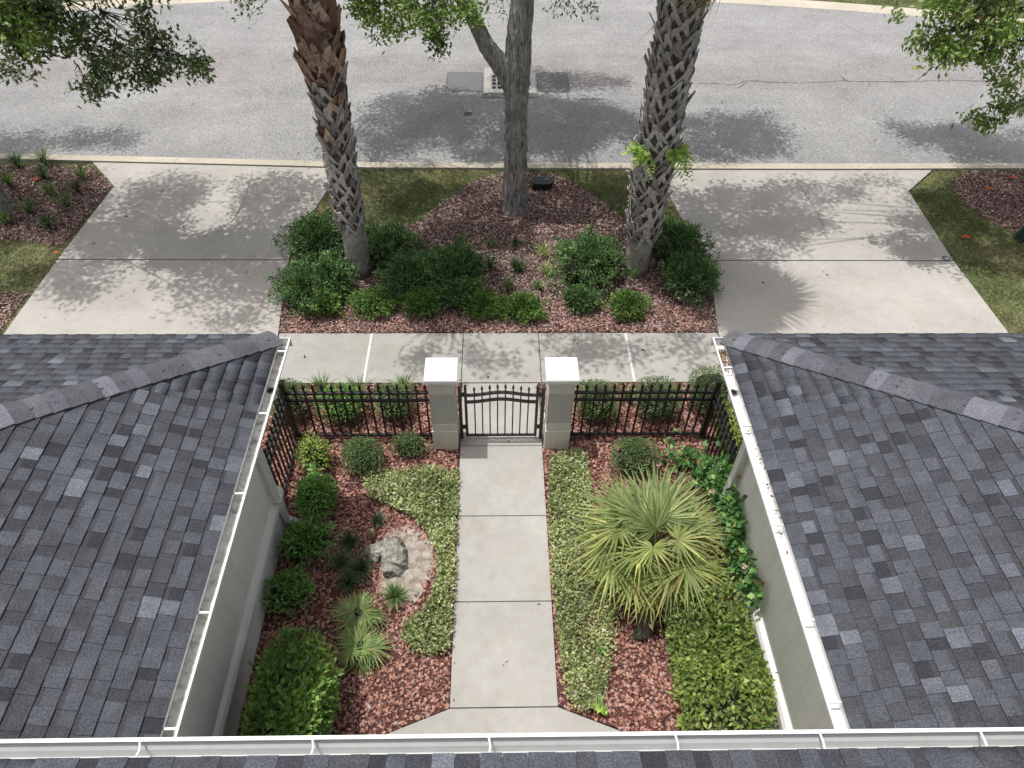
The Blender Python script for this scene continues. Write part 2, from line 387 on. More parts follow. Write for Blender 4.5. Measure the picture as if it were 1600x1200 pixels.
M['blossom'] = plain('blossom', (0.62, 0.42, 0.36), 0.6)
M['greenish'] = plain('dark_greenish_lump', (0.05, 0.055, 0.035), 0.95, var=0.4, scale=25, bump_s=0.8)
M['green_plastic'] = plain('green_plastic', (0.012, 0.05, 0.035), 0.45)
M['litter'] = plain('litter_leaf', (0.075, 0.06, 0.045), 0.9, var=0.4, scale=3)
M['dead_fan'] = leafm('dead_fan', (0.11, 0.095, 0.06), (0.19, 0.165, 0.10), (0.27, 0.24, 0.15), (0.34, 0.30, 0.19))
# ------------------------------------------------------------------ ground, road, kerbs
def sheet(name, poly, z, mat, parent=None, **kw):
    return link(name, mesh_py(name, [(p[0], p[1], z) for p in poly], [tuple(range(len(poly)))], mat), parent, **kw)

sheet('ground', [(-150,-120),(150,-120),(150,170),(-150,170)], -0.09, M['ground'], kind='structure')
NEAR = [(-70,15.3),(-16,15.02),(-11.15,14.83),(-6.85,14.67),(-3.13,14.52),(2.91,14.53),(7.6,14.55),(12.08,14.62),(18,14.75),(70,15.0)]
nx, ny = [p[0] for p in NEAR], [p[1] for p in NEAR]
def near_y(x): return float(np.interp(x, nx, ny))
def far_y(x):
    xx = max(-17.0, min(17.0, x - 0.6))
    return 25.7 - xx*xx/115.0 - (abs(x-0.6) - abs(xx))*0.29
KW = 0.33
xs = np.linspace(-22, 22, 45)
road_poly = [(x, near_y(x)+KW-0.01) for x in xs] + [(x, far_y(x)+0.01) for x in xs[::-1]]
sheet('road', road_poly, -0.035, M['asphalt'], kind='structure')

def kerb(fy, width, side, lab):
    root = link('kerb', None, None, (0, 0, 0), kind='structure', label=lab)
    x = -21.75
    while x < 21.7:
        x1 = x + 2.9
        m = MB(); n = 5; V = []
        for i in range(n):
            t = x + 0.004 + (x1 - x - 0.008) * i/(n-1)
            y = fy(t); yb = y + width*side       # y: house / lawn side, yb: road side
            V += [(t, y, -0.12), (t, y, 0.022), (t, y + 0.45*width*side, 0.012), (t, yb, -0.033), (t, yb, -0.12)]
        F = []
        for i in range(n-1):
            for k in range(5):
                F.append((i*5+k, (i+1)*5+k, (i+1)*5+(k+1)%5, i*5+(k+1)%5))
        F += [(4,3,2,1,0), tuple((n-1)*5+k for k in range(5))]
        if side < 0: F = [f[::-1] for f in F]
        m.add(V, F)
        m.obj('kerb_segment', M['kerb'], root)
        x = x1
    return root
kerb(near_y, KW, 1, 'tan concrete kerb along the near side of the road')
def far_k(x): return far_y(x) + 0.55
kerb(far_k, 0.56, -1, 'tan concrete kerb curving along the far side of the road')

# dark bed that shows in the open joints between slabs
def slab(parent, poly, mat, z1=0.0, gap=0.005, name='slab', bevel=0.006, label=None):
    cx = sum(p[0] for p in poly)/len(poly); cy = sum(p[1] for p in poly)/len(poly)
    P = []
    n = len(poly)
    for i, p in enumerate(poly):
        dx, dy = cx-p[0], cy-p[1]
        P.append((p[0] + gap*(1 if dx > 0 else -1), p[1] + gap*(1 if dy > 0 else -1)))
    m = MB(); m.prism(P, -0.1, z1)
    return m.obj(name, mat, parent, bevel=bevel, label=label)

sw = link('sidewalk', None, kind='structure', label='grey concrete sidewalk between the planting bed and the fence')
SX = [-3.77, -2.195, -0.63, 0.66, 2.165, 3.77]
for a, b in zip(SX[:-1], SX[1:]):
    slab(sw, [(a, 7.89), (b, 7.89), (b, 9.07), (a, 9.07)], M['side'])
for x in (-2.195, 2.165):
    m = MB(); m.box(x-0.02, x+0.02, 7.9, 9.06, -0.08, 0.004); m.obj('expansion_joint', M['white_joint'], sw)
sheet('joint_bed', [(-3.76,7.85),(3.76,7.85),(3.76,9.08),(-3.76,9.08)], -0.03, M['joint_dark'], sw)

wk = link('walkway', None, kind='structure', label='grey concrete walkway through the gate to the entry')
WX = 0.612
for y0, y1 in ((6.60, 7.88), (5.38, 6.60), (4.13, 5.38), (2.86, 4.13)):
    slab(wk, [(-WX, y0), (WX, y0), (WX, y1), (-WX, y1)], M['walk'])
slab(wk, [(-WX,2.86),(-1.25,2.62),(-2.5,2.05),(-2.5,0.9),(2.5,0.9),(2.5,2.05),(1.28,2.6),(WX,2.86)], M['walk'], name='slab')
sheet('joint_bed', [(-0.6,2.8),(0.6,2.8),(0.6,7.9),(-0.6,7.9)], -0.03, M['joint_dark'], wk)

def ribbon(pts, w, z):
    """thin jagged crack"""
    V, F = [], []
    P = []
    for a, b in zip(pts[:-1], pts[1:]):
        L = math.hypot(b[0]-a[0], b[1]-a[1]); k = max(2, int(L/0.09))
        for i in range(k):
            t = i/k; P.append((a[0]+(b[0]-a[0])*t + random.gauss(0, .012), a[1]+(b[1]-a[1])*t + random.gauss(0, .022)))
    P.append(pts[-1])
    for i, p in enumerate(P):
        q = P[min(i+1, len(P)-1)]; o = P[max(i-1, 0)]
        d = Vector((q[0]-o[0], q[1]-o[1])); d = d.normalized() if d.length > 1e-6 else Vector((1, 0))
        ww = w * random.uniform(0.35, 1.0) * (0.3 if i in (0, len(P)-1) else 1)
        V += [(p[0]-d.y*ww/2, p[1]+d.x*ww/2, z), (p[0]+d.y*ww/2, p[1]-d.x*ww/2, z)]
    for i in range(len(P)-1): F.append((2*i, 2*i+1, 2*i+3, 2*i+2))
    return V, F

dl = link('driveway', None, kind='structure', label='pale concrete driveway left of the planting bed')
slab(dl, [(-8.47,5.4),(-3.78,5.4),(-3.78,9.05),(-4.02,11.13),(-8.36,11.13)], M['drive'])
upl = slab(dl, [(-8.36,11.15),(-4.02,11.15),(-3.95,12.0),(-3.83,12.79),(-3.64,13.73),(-3.12,14.50),(-6.85,14.65),(-9.07,14.73),(-8.25,13.75)], M['drive'])
dr = link('driveway', None, kind='structure', label='pale concrete driveway right of the planting bed')
slab(dr, [(3.78,5.4),(8.93,5.4),(8.91,8.94),(8.87,11.13),(4.05,11.13),(3.78,9.05)], M['drive'])
upr = slab(dr, [(4.05,11.15),(8.87,11.15),(9.01,13.67),(9.92,14.56),(7.6,14.53),(2.84,14.51),(3.65,13.71),(3.79,12.6)], M['drive'])
M['crack'] = plain('crack', (0.05, 0.045, 0.04), 0.95)
M['crack_soft'] = plain('crack_soft', (0.17, 0.155, 0.14), 0.95)
for root, pts, w in ((upl, [(-5.444, 14.409), (-5.349, 13.467), (-5.367, 12.551), (-5.620, 11.901)], 0.022), (upr, [(6.653, 14.048), (6.706, 12.851), (6.608, 11.881)], 0.02)):
    m = MB(); m.add(*ribbon(pts, w, 0.0025)); m.obj('crack', M['crack_soft'], root)
for root, xa, xb in ((dl, -8.36, -4.02), (dr, 4.05, 8.87)):
    sheet('joint_bed', [(xa,11.05),(xb,11.05),(xb,11.22),(xa,11.22)], -0.02, M['joint_dark'], root)

# long crack in the road and the darker asphalt patches round the drain
m = MB()
for pts, w in (([(5.392, 19.110), (6.496, 19.049), (6.837, 19.296), (8.068, 19.156), (9.529, 19.303), (10.767, 19.284), (12.241, 19.391), (13.761, 19.377)], 0.04),
               ([(6.430, 18.772), (6.862, 19.256)], 0.03), ([(9.527, 19.714), (9.604, 19.263)], 0.03), ([(10.140, 19.273), (10.146, 18.952)], 0.025),
               ([(11.804, 19.631), (11.449, 19.296)], 0.025), ([(10.821, 19.655), (10.978, 19.369), (11.145, 19.250)], 0.025)):
    m.add(*ribbon(pts, w, -0.0315))
m.obj('road_crack', M['crack'], kind='structure')
for P in ([(-1.36,18.5),(-0.40,18.5),(-0.40,19.67),(-1.36,19.67)], [(1.08,18.5),(1.92,18.5),(1.92,19.7),(1.08,19.7)], [(-0.40,18.14),(1.08,18.14),(1.08,18.36),(-0.40,18.36)]):
    sheet('road_patch', P, -0.030, M['asphalt_patch'], kind='structure')
    m = MB()
    Q = P + [P[0]]
    for a, b in zip(Q[:-1], Q[1:]): m.add(*ribbon([a, b], 0.018, -0.0265))
    m.obj('patch_seam', M['crack'], kind='structure')

# storm drain
sd_ = thing('storm_drain', (0.34, 19.1, -0.035), 'square storm drain with metal grate set in the road behind the oak trunk', 'storm drain')
m = MB()
for x0, x1, y0, y1 in ((-0.69,0.69,0.46,0.86),(-0.69,0.69,-0.72,-0.52),(-0.69,-0.52,-0.52,0.46),(0.52,0.69,-0.52,0.46)):
    m.box(x0, x1, y0, y1, -0.1, 0.018)
m.obj('concrete_frame', M['side'], sd_)
m = MB(); m.box(-0.53, 0.53, -0.53, 0.47, -0.3, 0.004); m.obj('pit_shade_plate', M['dark'], sd_)  # dark plate just above the road, painted as the pit's shade
for i in range(8):
    x = -0.50 + i*1.0/7; m = MB(); m.box(x-0.024, x+0.024, -0.51, 0.45, -0.02, 0.016); m.obj('grate_bar', M['steel'], sd_)
for i in range(5):
    y = -0.48 + i*0.9/4; m = MB(); m.box(-0.515, 0.515, y-0.026, y+0.026, -0.02, 0.013); m.obj('grate_crossbar', M['steel'], sd_)
M['iron'] = plain('worn_iron', (0.085, 0.08, 0.075), 0.7, var=0.3, scale=40)
vc = thing('valve_cover', (*(-0.746, 17.229), -0.034), 'small dark round valve cover set in the shaded road', 'valve cover')
m = MB(); m.prism([(0.11*math.cos(a), 0.11*math.sin(a)) for a in np.linspace(0, 6.283, 20)[:-1]], 0, 0.006); m.obj('lid', M['iron'], vc)
m = MB(); m.box(-.02,.02,-.02,.02,0.006,0.014); m.obj('lifting_lug', M['crack'], vc)
vc = thing('cleanout_cap', (*(8.743, 11.204), 0.001), 'small round metal cleanout cap at the edge of the right driveway', 'cleanout cap')
m = MB(); m.prism([(0.075*math.cos(a), 0.075*math.sin(a)) for a in np.linspace(0, 6.283, 20)[:-1]], 0, 0.006); m.obj('ring', M['joint_dark'], vc)
m = MB(); m.prism([(0.052*math.cos(a), 0.052*math.sin(a)) for a in np.linspace(0, 6.283, 20)[:-1]], 0.006, 0.010); m.obj('lid', M['steel'], vc)

# ------------------------------------------------------------------ beds and lawns
LB = [(-0.618,7.88),(-3.77,7.88),(-3.77,5.46),(-2.97,5.46),(-2.97,0.95),(-2.51,0.95),(-2.51,2.06),(-1.25,2.63),(-0.618,2.87)]
RB = [(-x, y) for x, y in LB][::-1]
sheet('planting_bed', LB, -0.03, M['rock_bed'], kind='structure')
sheet('planting_bed', RB, -0.03, M['rock_bed'], kind='structure')
FB = [(-3.775,9.08),(3.775,9.08),(4.0,10.9),(3.85,12.1),(2.75,12.25),(2.45,12.75),(2.0,13.5),(1.31,14.28),(0.6,14.40),(0.02,14.32),(-0.6,13.95),(-1.07,13.29),(-1.68,12.34),(-3.7,12.2),(-3.98,10.9)]
CL = [(-4.0,10.9),(4.02,10.9),(3.8,12.6),(3.64,13.73),(2.9,14.50),(-3.1,14.50),(-3.64,13.73),(-3.84,12.79),(-3.95,12.0)]
sheet('lawn', CL, -0.03, M['grass_base'], kind='structure')
sheet('mulch_bed', FB, -0.022, M['mulch_bed'], kind='structure')
LM = [(-13,14.6),(-9.06,14.55),(-8.27,13.75),(-8.47,11.55),(-9.35,11.8),(-13,11.9)]
LM2 = [(-8.47,10.15),(-8.49,8.9),(-9.7,8.9),(-9.3,10.2)]
LL = [(-8.37,11.6),(-8.48,7.0),(-14,7.0),(-14,14.8),(-9.05,14.7),(-8.26,13.75)]
sheet('lawn', LL, -0.034, M['grass_base'], kind='structure')
sheet('mulch_bed', LM, -0.026, M['mulch_bed'], kind='structure')
sheet('mulch_bed', LM2, -0.026, M['mulch_bed'], kind='structure')
RL = [(8.92,7.0),(15,7.0),(15,14.65),(9.95,14.53),(9.03,13.67),(8.88,11.14)]
RM = [(10.2,14.1),(10.7,14.5),(13.4,14.55),(13.4,11.6),(11.2,11.5),(10.68,11.95),(10.2,12.7),(10.0,13.4)]
sheet('lawn', RL, -0.034, M['grass_base'], kind='structure')
sheet('mulch_bed', RM, -0.026, M['mulch_bed'], kind='structure')

def in_poly(P, poly):
    x, y = P[:,0], P[:,1]; c = np.zeros(len(P), bool); n = len(poly); j = n-1
    for i in range(n):
        xi, yi = poly[i]; xj, yj = poly[j]
        c ^= ((yi > y) != (yj > y)) & (x < (xj-xi)*(y-yi)/((yj-yi) if yj != yi else 1e-9) + xi)
        j = i
    return c
def scatter(poly, dens, jit=None):
    a = np.array(poly); lo, hi = a.min(0), a.max(0)
    n = int(dens*np.prod(hi-lo)); P = rng.uniform(lo, hi, (n, 2))
    return P[in_poly(P, poly)]

# stones and chips: every one is a small solid
ICO_V = np.array([(0,0,1)] + [(0.894*math.cos(a), 0.894*math.sin(a), 0.447) for a in np.arange(5)*2*math.pi/5] +
                 [(0.894*math.cos(a), 0.894*math.sin(a), -0.447) for a in (np.arange(5)+.5)*2*math.pi/5] + [(0,0,-1)])
ICO_F = np.array([(0,i+1,(i+1)%5+1) for i in range(5)] + [(i+1,i+6,(i+1)%5+1) for i in range(5)] +
                 [(i+6,(i+1)%5+6,(i+1)%5+1) for i in range(5)] + [(11,(i+1)%5+6,i+6) for i in range(5)])
def stones(P, smin, smax, z, flat=0.6):
    n = len(P); s = rng.uniform(smin, smax, n) * rng.choice([0.8, 1.0, 1.3], n)
    V = ICO_V[None] * (1 + rng.normal(0, 0.16, (n, 12, 1)))
    V = V * np.stack([rng.uniform(.75, 1.35, n), rng.uniform(.6, 1.0, n), rng.uniform(flat*.7, flat*1.3, n)], 1)[:, None]
    a = rng.uniform(0, 6.283, n); t = rng.normal(0, .35, n)
    y2 = V[...,1]*np.cos(t)[:,None] - V[...,2]*np.sin(t)[:,None]; z2 = V[...,1]*np.sin(t)[:,None] + V[...,2]*np.cos(t)[:,None]
    x3 = V[...,0]*np.cos(a)[:,None] - y2*np.sin(a)[:,None]; y3 = V[...,0]*np.sin(a)[:,None] + y2*np.cos(a)[:,None]
    W = np.stack([x3, y3, z2], -1) * s[:, None, None]
    W[...,:2] += P[:, None]; W[...,2] += (z + s*0.3 + rng.uniform(0, .012, n))[:, None]
    F = ICO_F[None] + (np.arange(n)*12)[:, None, None]
    return W.reshape(-1, 3), F.reshape(-1, 3), np.repeat(rng.uniform(0, 1, n), 20)

V, F, R = stones(scatter(LB, 1500), .0135, .025, -.03); link('lava_rocks', mesh_np('lava_rocks', V, F, M['rock'], R), kind='stuff', label='red lava rocks covering the beds left of the walkway')
V, F, R = stones(scatter(RB, 1500), .0135, .025, -.03); link('lava_rocks', mesh_np('lava_rocks', V, F, M['rock'], R), kind='stuff', label='red lava rocks covering the beds right of the walkway')
FS = [(-3.7,9.1),(3.7,9.1),(3.8,9.75),(1.5,9.95),(-1.5,9.8),(-3.8,9.75)]
V, F, R = stones(scatter(FS, 700), .016, .028, -.02); link('lava_rocks', mesh_np('lava_rocks', V, F, M['rock'], R), kind='stuff', label='red lava rocks along the edge of the front bed')

def leaf_mesh(P, A, Nn, L, W, fold=0.2, droop=0.0, wpos=0.5):
    """rhombic folded leaves: base, left, tip, right"""
    n = len(P)
    A = A/np.maximum(np.linalg.norm(A, axis=1, keepdims=True), 1e-6)
    B = np.cross(Nn, A); B /= np.maximum(np.linalg.norm(B, axis=1, keepdims=True), 1e-6)
    Nn = np.cross(A, B)
    L = np.broadcast_to(L, (n,))[:, None]; W = np.broadcast_to(W, (n,))[:, None]
    mid = P + A*L*wpos + Nn*W*fold
    V = np.stack([P, mid + B*W*.5, P + A*L - Nn*L*droop, mid - B*W*.5], 1).reshape(-1, 3)
    i = np.arange(n)[:, None]*4
    F = np.stack([i + [0, 2, 1], i + [0, 3, 2]], 1).reshape(-1, 3)
    return V, F
def rand_dirs(n, zb=0.0, zs=1.0):
    d = rng.normal(0, 1, (n, 3)); d[:,2] = d[:,2]*zs + zb
    return d/np.linalg.norm(d, axis=1, keepdims=True)

def chips(poly, dens, z):
    P = scatter(poly, dens); n = len(P)
    P3 = np.column_stack([P, z + rng.uniform(0, .03, n)])
    V, F = leaf_mesh(P3, rand_dirs(n, 0, .3), rand_dirs(n, 1.6, 1), rng.uniform(.03, .08, n), rng.uniform(.012, .028, n), .35)
    return V, F, np.repeat(np.clip(rng.beta(1.3, 1.6, n), 0, 1), 2)
for poly, lab in ((FB, 'brown bark mulch chips around the oak and the junipers'), (LM, 'brown bark mulch chips left of the driveways'),
                  (LM2, 'brown bark mulch chips beside the left driveway edge'), (RM, 'brown bark mulch chips on the lawn right of the driveways')):
    V, F, R = chips(poly, 2300, -.02)
    link('mulch_chips', mesh_np('mulch_chips', V, F, M['mulch'], R), kind='stuff', label=lab)

def blades(poly, dens, z, L=(.03, .065), excl=None):
    P = scatter(poly, dens)
    if excl is not None: P = P[~in_poly(P, excl)]
    n = len(P); a = rng.uniform(0, 6.283, n)
    d = np.column_stack([np.cos(a), np.sin(a), rng.uniform(.25, 1.2, n)]); d /= np.linalg.norm(d, axis=1, keepdims=True)
    s = np.column_stack([-np.sin(a), np.cos(a), np.zeros(n)]) * rng.uniform(.004, .008, n)[:, None]
    P3 = np.column_stack([P, np.full(n, z)])
    V = np.stack([P3 - s, P3 + s, P3 + d*rng.uniform(*L, n)[:, None]], 1).reshape(-1, 3)
    k = .5 + .28*np.sin(P[:,0]*1.7 + 1.3*np.sin(P[:,1]*1.1)) * np.cos(P[:,1]*1.4 + .7) + rng.normal(0, .22, n)
    return V, np.arange(3*n).reshape(-1, 3), np.clip(k, 0, 1)
for poly, ex, lab, dn in ((CL, FB, 'short olive grass between the oak mulch and the kerb', 5200), (LL, LM, 'dry olive grass left of the left driveway', 2600), (RL, RM, 'patchy olive grass right of the right driveway', 3800)):
    if poly is LL: poly = [(-8.37,11.6),(-8.48,8.6),(-11.5,8.6),(-11.5,14.8),(-9.05,14.7),(-8.26,13.75)]
    if poly is RL: poly = [(8.92,8.6),(12.6,8.6),(13,14.65),(9.95,14.53),(9.03,13.67),(8.88,11.14)]
    V, F, R = blades(poly, dn, -.032, excl=ex)
    link('grass', mesh_np('grass', V, F, M['grass'], R), kind='stuff', label=lab)
FG = [(8, 25.6), (11, 25.2), (15, 24.5), (22, 23.5), (22, 28), (8, 28)]
V, F, R = blades([(8.5,25.65),(11,25.25),(15,24.6),(15,27),(8.5,27)], 1500, -.05); link('grass', mesh_np('grass', V, F, M['grass'], R), kind='stuff', label='green grass beyond the far kerb')
# sandy patch round the boulder
cx, cy = (-1.267, 4.671)
dp = [(cx + 0.36*math.cos(a)*(1+.12*math.sin(3*a+1)), cy + 0.66*math.sin(a)*(1+.1*math.cos(2*a))) for a in np.linspace(0, 6.283, 28)[:-1]]
nd = len(dp)
link('dirt_patch', mesh_py('dirt_patch', [(x, y, -0.02) for x, y in dp] + [(cx+(x-cx)*.8, cy+(y-cy)*.8, -0.002) for x, y in dp] + [(cx, cy, .034)],
     [(i, (i+1)%nd, nd+(i+1)%nd, nd+i) for i in range(nd)] + [(nd+i, nd+(i+1)%nd, 2*nd) for i in range(nd)], M['dirt'], True), kind='structure')

# ------------------------------------------------------------------ houses
ALPHA = math.atan(0.4167); CA, SA = math.cos(ALPHA), math.sin(ALPHA)
EX, EY, EZ = 2.52, 5.95, 2.80
EXPO = 0.143
def project(p):
    d = Vector(p) - CAM_LOC; z = d.dot(fwd)
    return (800 + FPX*d.dot(rgt)/z, 600 - FPX*d.dot(upv)/z) if z > 0.1 else (-9999, -9999)
def unit_shingle():
    V = [(-.5,0,0),(.5,0,0),(.5,1,-.0),(-.5,1,0),(-.5,0,1),(.5,0,1),(.5,1,.25),(-.5,1,.25)]
    return V, [(3,2,1,0),(4,5,6,7),(0,1,5,4),(1,2,6,5),(2,3,7,6),(3,0,4,7)]
US_V, US_F = unit_shingle()
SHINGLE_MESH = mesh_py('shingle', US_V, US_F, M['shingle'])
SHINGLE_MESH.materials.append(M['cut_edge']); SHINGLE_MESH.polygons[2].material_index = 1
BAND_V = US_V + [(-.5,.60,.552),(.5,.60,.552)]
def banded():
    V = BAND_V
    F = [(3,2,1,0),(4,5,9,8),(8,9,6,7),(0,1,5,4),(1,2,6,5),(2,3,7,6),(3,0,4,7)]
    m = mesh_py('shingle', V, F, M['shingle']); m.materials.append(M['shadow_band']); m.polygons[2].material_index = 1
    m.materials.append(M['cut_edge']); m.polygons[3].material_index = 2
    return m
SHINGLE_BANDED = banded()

def lay_shingles(root, rows, limit=300):
    """rows: list of 4x4 matrices that place the unit shingle; the ones that show largest become parts, the rest one field"""
    vis = []
    for Mx in rows:
        c = Mx @ Vector((0, .4, 1)); x, y = project(c)
        inside = -25 < x < 1625 and 510 < y < 1225
        vis.append((0 if inside else 1, (c - CAM_LOC).length))
    order = sorted(range(len(rows)), key=lambda i: vis[i])
    L = root.location if abs(root.location.x) > 1 else Vector((0, .85, 0))
    rest, tones = [], []
    for k, i in enumerate(order):
        if k < limit and vis[i][0] == 0:
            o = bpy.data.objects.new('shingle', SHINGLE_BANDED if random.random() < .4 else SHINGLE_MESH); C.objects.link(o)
            t_ = TONE[i, id(rows)]; o.color = (t_, t_, t_, 1); o.parent = root; o.matrix_basis = Matrix.Translation(-L) @ rows[i]
        else: rest.append(rows[i]); tones.append(TONE[i, id(rows)])
    if rest:
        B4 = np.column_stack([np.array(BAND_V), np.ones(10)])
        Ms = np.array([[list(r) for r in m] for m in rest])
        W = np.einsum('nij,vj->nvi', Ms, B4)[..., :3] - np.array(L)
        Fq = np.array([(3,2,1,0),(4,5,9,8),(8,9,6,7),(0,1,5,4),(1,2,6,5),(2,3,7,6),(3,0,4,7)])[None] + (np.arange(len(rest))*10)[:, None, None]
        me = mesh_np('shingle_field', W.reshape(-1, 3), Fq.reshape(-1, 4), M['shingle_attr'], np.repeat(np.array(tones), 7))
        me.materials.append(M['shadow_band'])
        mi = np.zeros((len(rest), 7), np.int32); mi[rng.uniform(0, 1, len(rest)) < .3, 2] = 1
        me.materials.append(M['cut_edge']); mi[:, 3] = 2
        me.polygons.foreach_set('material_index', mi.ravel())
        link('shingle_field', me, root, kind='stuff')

TONE = {}
def course(rows, origin, along, upslope, normal, a0, a1, k, deck_off=0.004):
    """one course of tabs from a0 to a1 along the eave"""
    a = a0 - random.uniform(0, .2)
    s = k*EXPO
    raised = random.random() < .5
    while a < a1:
        w = random.choice([.11, .125, .14, .155, .175]) if raised else random.choice([.09, .11, .125, .14])
        b = min(a + w, a1); aa = max(a, a0)
        if b - aa > .03:
            h = 0.020 if raised else 0.0155
            p = origin + along*((aa+b)/2) + upslope*s + normal*deck_off
            Mx = Matrix((( along.x*(b-aa-.002), upslope.x*(EXPO+.03), normal.x*h, p.x),
                         ( along.y*(b-aa-.002), upslope.y*(EXPO+.03), normal.y*h, p.y),
                         ( along.z*(b-aa-.002), upslope.z*(EXPO+.03), normal.z*h, p.z), (0,0,0,1)))
            # the head of each shingle slips under the course above
            tilt = Matrix.Translation(p) @ Matrix.Rotation(-.0 , 4, 'X') @ Matrix.Translation(-p)
            rows.append(tilt @ Mx); TONE[len(rows)-1, id(rows)] = random.uniform(.30, 1) if raised else random.uniform(0, .80)
        a += w; raised = not raised if random.random() < .93 else raised

def gutter_profile(S, x_in, w, z0, z1):
    """closed thin profile, x_in = fascia side, opens up"""
    t = 0.004
    o = [(0,z1),(0,z0),(w*.55,z0),(w*.72,z0+(z1-z0)*.4),(w*.97,z0+(z1-z0)*.7),(w,z1),(w-.018,z1),(w-.018,z1-.008),
         (w-.006,z1-.012),(w*.97-t,z0+(z1-z0)*.7),(w*.72-t,z0+(z1-z0)*.4+t),(w*.55,z0+t),(t,z0+t),(t,z1)]
    return [(x_in + S*p[0], p[1]) for p in o]

def house(S, label):
    root = thing('house', (S*2.95, 5.45, 0), label, 'house')
    L = -root.location
    # walls
    def wbox(name, x0, x1, y0, y1, z0, z1, mat, bevel=0):
        m = MB(); a, b = sorted((S*x0, S*x1)); m.box(a, b, y0, y1, z0, z1); return m.obj(name, mat, root, loc=L, bevel=bevel)
    wbox('wall', 2.95, 3.15, -3.0, 5.45, -.05, 2.62, M['stucco'])
    wbox('wall', 3.15, 12.0, 5.25, 5.45, -.05, 2.62, M['stucco'])
    m = MB(); prof = [(S*2.95,-.05),(S*2.915,-.05),(S*2.915,.40),(S*2.95,.40)]
    m.sweep(prof, 'y', 0.9, 5.47); m.obj('wall_base', M['wall_low'], root, loc=L)
    m = MB(); prof = [(S*2.95,.402),(S*2.885,.402),(S*2.875,.44),(S*2.875,.535),(S*2.90,.575),(S*2.95,.60)]
    m.sweep(prof, 'y', 0.9, 5.48); m.obj('band_trim', M['white_trim'], root, loc=L)
    wbox('soffit', EX+.03, 3.2, -3.0, 5.92, 2.622, 2.640, M['white_trim'])
    wbox('soffit', 3.2, 12.0, 5.2, 5.92, 2.622, 2.640, M['white_trim'])
    wbox('fascia', EX+.015, EX+.045, -3.0, 5.92, 2.64, 2.79, M['white_trim'])
    wbox('fascia', EX+.046, 12.0, 5.89, 5.92, 2.64, 2.79, M['white_trim'])
    # roof deck
    def rp(u, v): return (S*(EX+u), EY-v, EZ + .4167*min(u, v) if u >= 0 and v >= 0 else EZ)
    top = 4.65
    V = [(S*EX,EY,EZ),(S*EX,-3.4,EZ),(S*(EX+top),-3.4,EZ+.4167*top),(S*(EX+top),EY-top,EZ+.4167*top),(S*12.2,EY-top,EZ+.4167*top),(S*12.2,EY,EZ)]
    lo = [(x, y, z-.03) for x, y, z in V]
    F = [(0,1,2,3),(0,3,4,5),(6,9,8,7),(6,11,10,9)] + [(i,(i+1)%6,6+(i+1)%6,6+i) for i in range(6)]
    m = MB(); m.add(V+lo, F); m.obj('roof_deck', M['roof_deck'], root, loc=L)
    # shingles, side slope (faces the courtyard) and front slope (faces the street)
    rows = []
    n1 = Vector((-S*SA, 0, CA)); up1 = Vector((S*CA, 0, SA)); al1 = Vector((0, 1, 0))
    for k in range(35):
        u = (k+.6)*EXPO*CA
        ymax = EY - max(u, 0) + .02
        course(rows, Vector((S*(EX-.012), 0, EZ)) , al1, up1, n1, -3.4, ymax, k)
    n2 = Vector((0, SA, CA)); up2 = Vector((0, -CA, SA)); al2 = Vector((1, 0, 0))
    for k in range(35):
        v = (k+.6)*EXPO*CA
        a, b = sorted((S*(EX+v-.02), S*12.2))
        course(rows, Vector((0, EY+.012, EZ)), al2, up2, n2, a, b, k)
    lay_shingles(root, rows)
    # hip caps, lapped from the eave upwards
    hd = Vector((S, -1, .4167)).normalized()
    side = Vector((S, 1, 0)).normalized()     # horizontal, across the hip
    upn = side.cross(hd); upn = upn if upn.z > 0 else -upn
    capw = .155
    prof = []
    dropk = .4167/math.sqrt(2)     # fall of each slope away from the hip line
    for t in np.linspace(-1, 1, 11):
        prof.append((t*capw, -dropk*(math.sqrt((t*capw)**2 + .045**2) - .045)))
    Vc, Fc = [], []
    EXC, ln = .145, .26
    for e, (lift0) in ((0, .040), (ln, .016)):
        for x, z in prof: Vc.append(side*x + hd*e + upn*(z + lift0))
    nb = len(prof)
    for e, lift in ((0, .028), (ln, .006)):
        for x, z in prof: Vc.append(side*x + hd*e + upn*(z + lift))
    for i in range(nb-1):
        Fc += [(i,i+1,nb+i+1,nb+i), (2*nb+i+1,2*nb+i,3*nb+i,3*nb+i+1), (i+1,i,2*nb+i,2*nb+i+1)]
    Fc += [(0,nb,3*nb,2*nb), (nb-1,3*nb-1,4*nb-1,2*nb-1)]
    capm = mesh_py('ridge_cap', Vc, Fc, M['cap_shingle'])
    for k in range(45):
        p = Vector((S*(EX+.03), EY-.03, EZ+.012)) + hd*(k*EXC)
        o = link('ridge_cap', capm, root, L + p)
    # gutter along the courtyard eave
    m = MB(); m.sweep(gutter_profile(-S, S*(EX+.014), .142, 2.672, 2.792), 'y', 0.9, 5.93, cap=True)
    g = m.obj('gutter', M['white'], root, loc=L)
    m = MB()
    a, b = sorted((S*(EX+.014), S*(EX-.128))); m.box(a, b, 5.926, 5.934, 2.672, 2.795); m.obj('end_cap', M['white'], g)
    hy = (5.72, 4.81, 3.83, 2.67, 1.78) if S < 0 else (5.45, 4.62, 3.45, 2.55, 1.9)
    for y in hy:
        m = MB(); a, b = sorted((S*(EX+.02), S*(EX-.13))); m.box(a, b, y-.009, y+.009, 2.783, 2.7955); m.obj('hanger', M['white_trim'], g)
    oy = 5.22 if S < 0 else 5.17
    m = MB(); m.prism([(S*(EX-.042)+.038*math.cos(t), oy+.038*math.sin(t)) for t in np.linspace(0, 6.283, 17)[:-1]], 2.677, 2.694); m.obj('outlet_shade_disc', M['dark'], g)  # solid dark disc, painted shade in place of an open hole
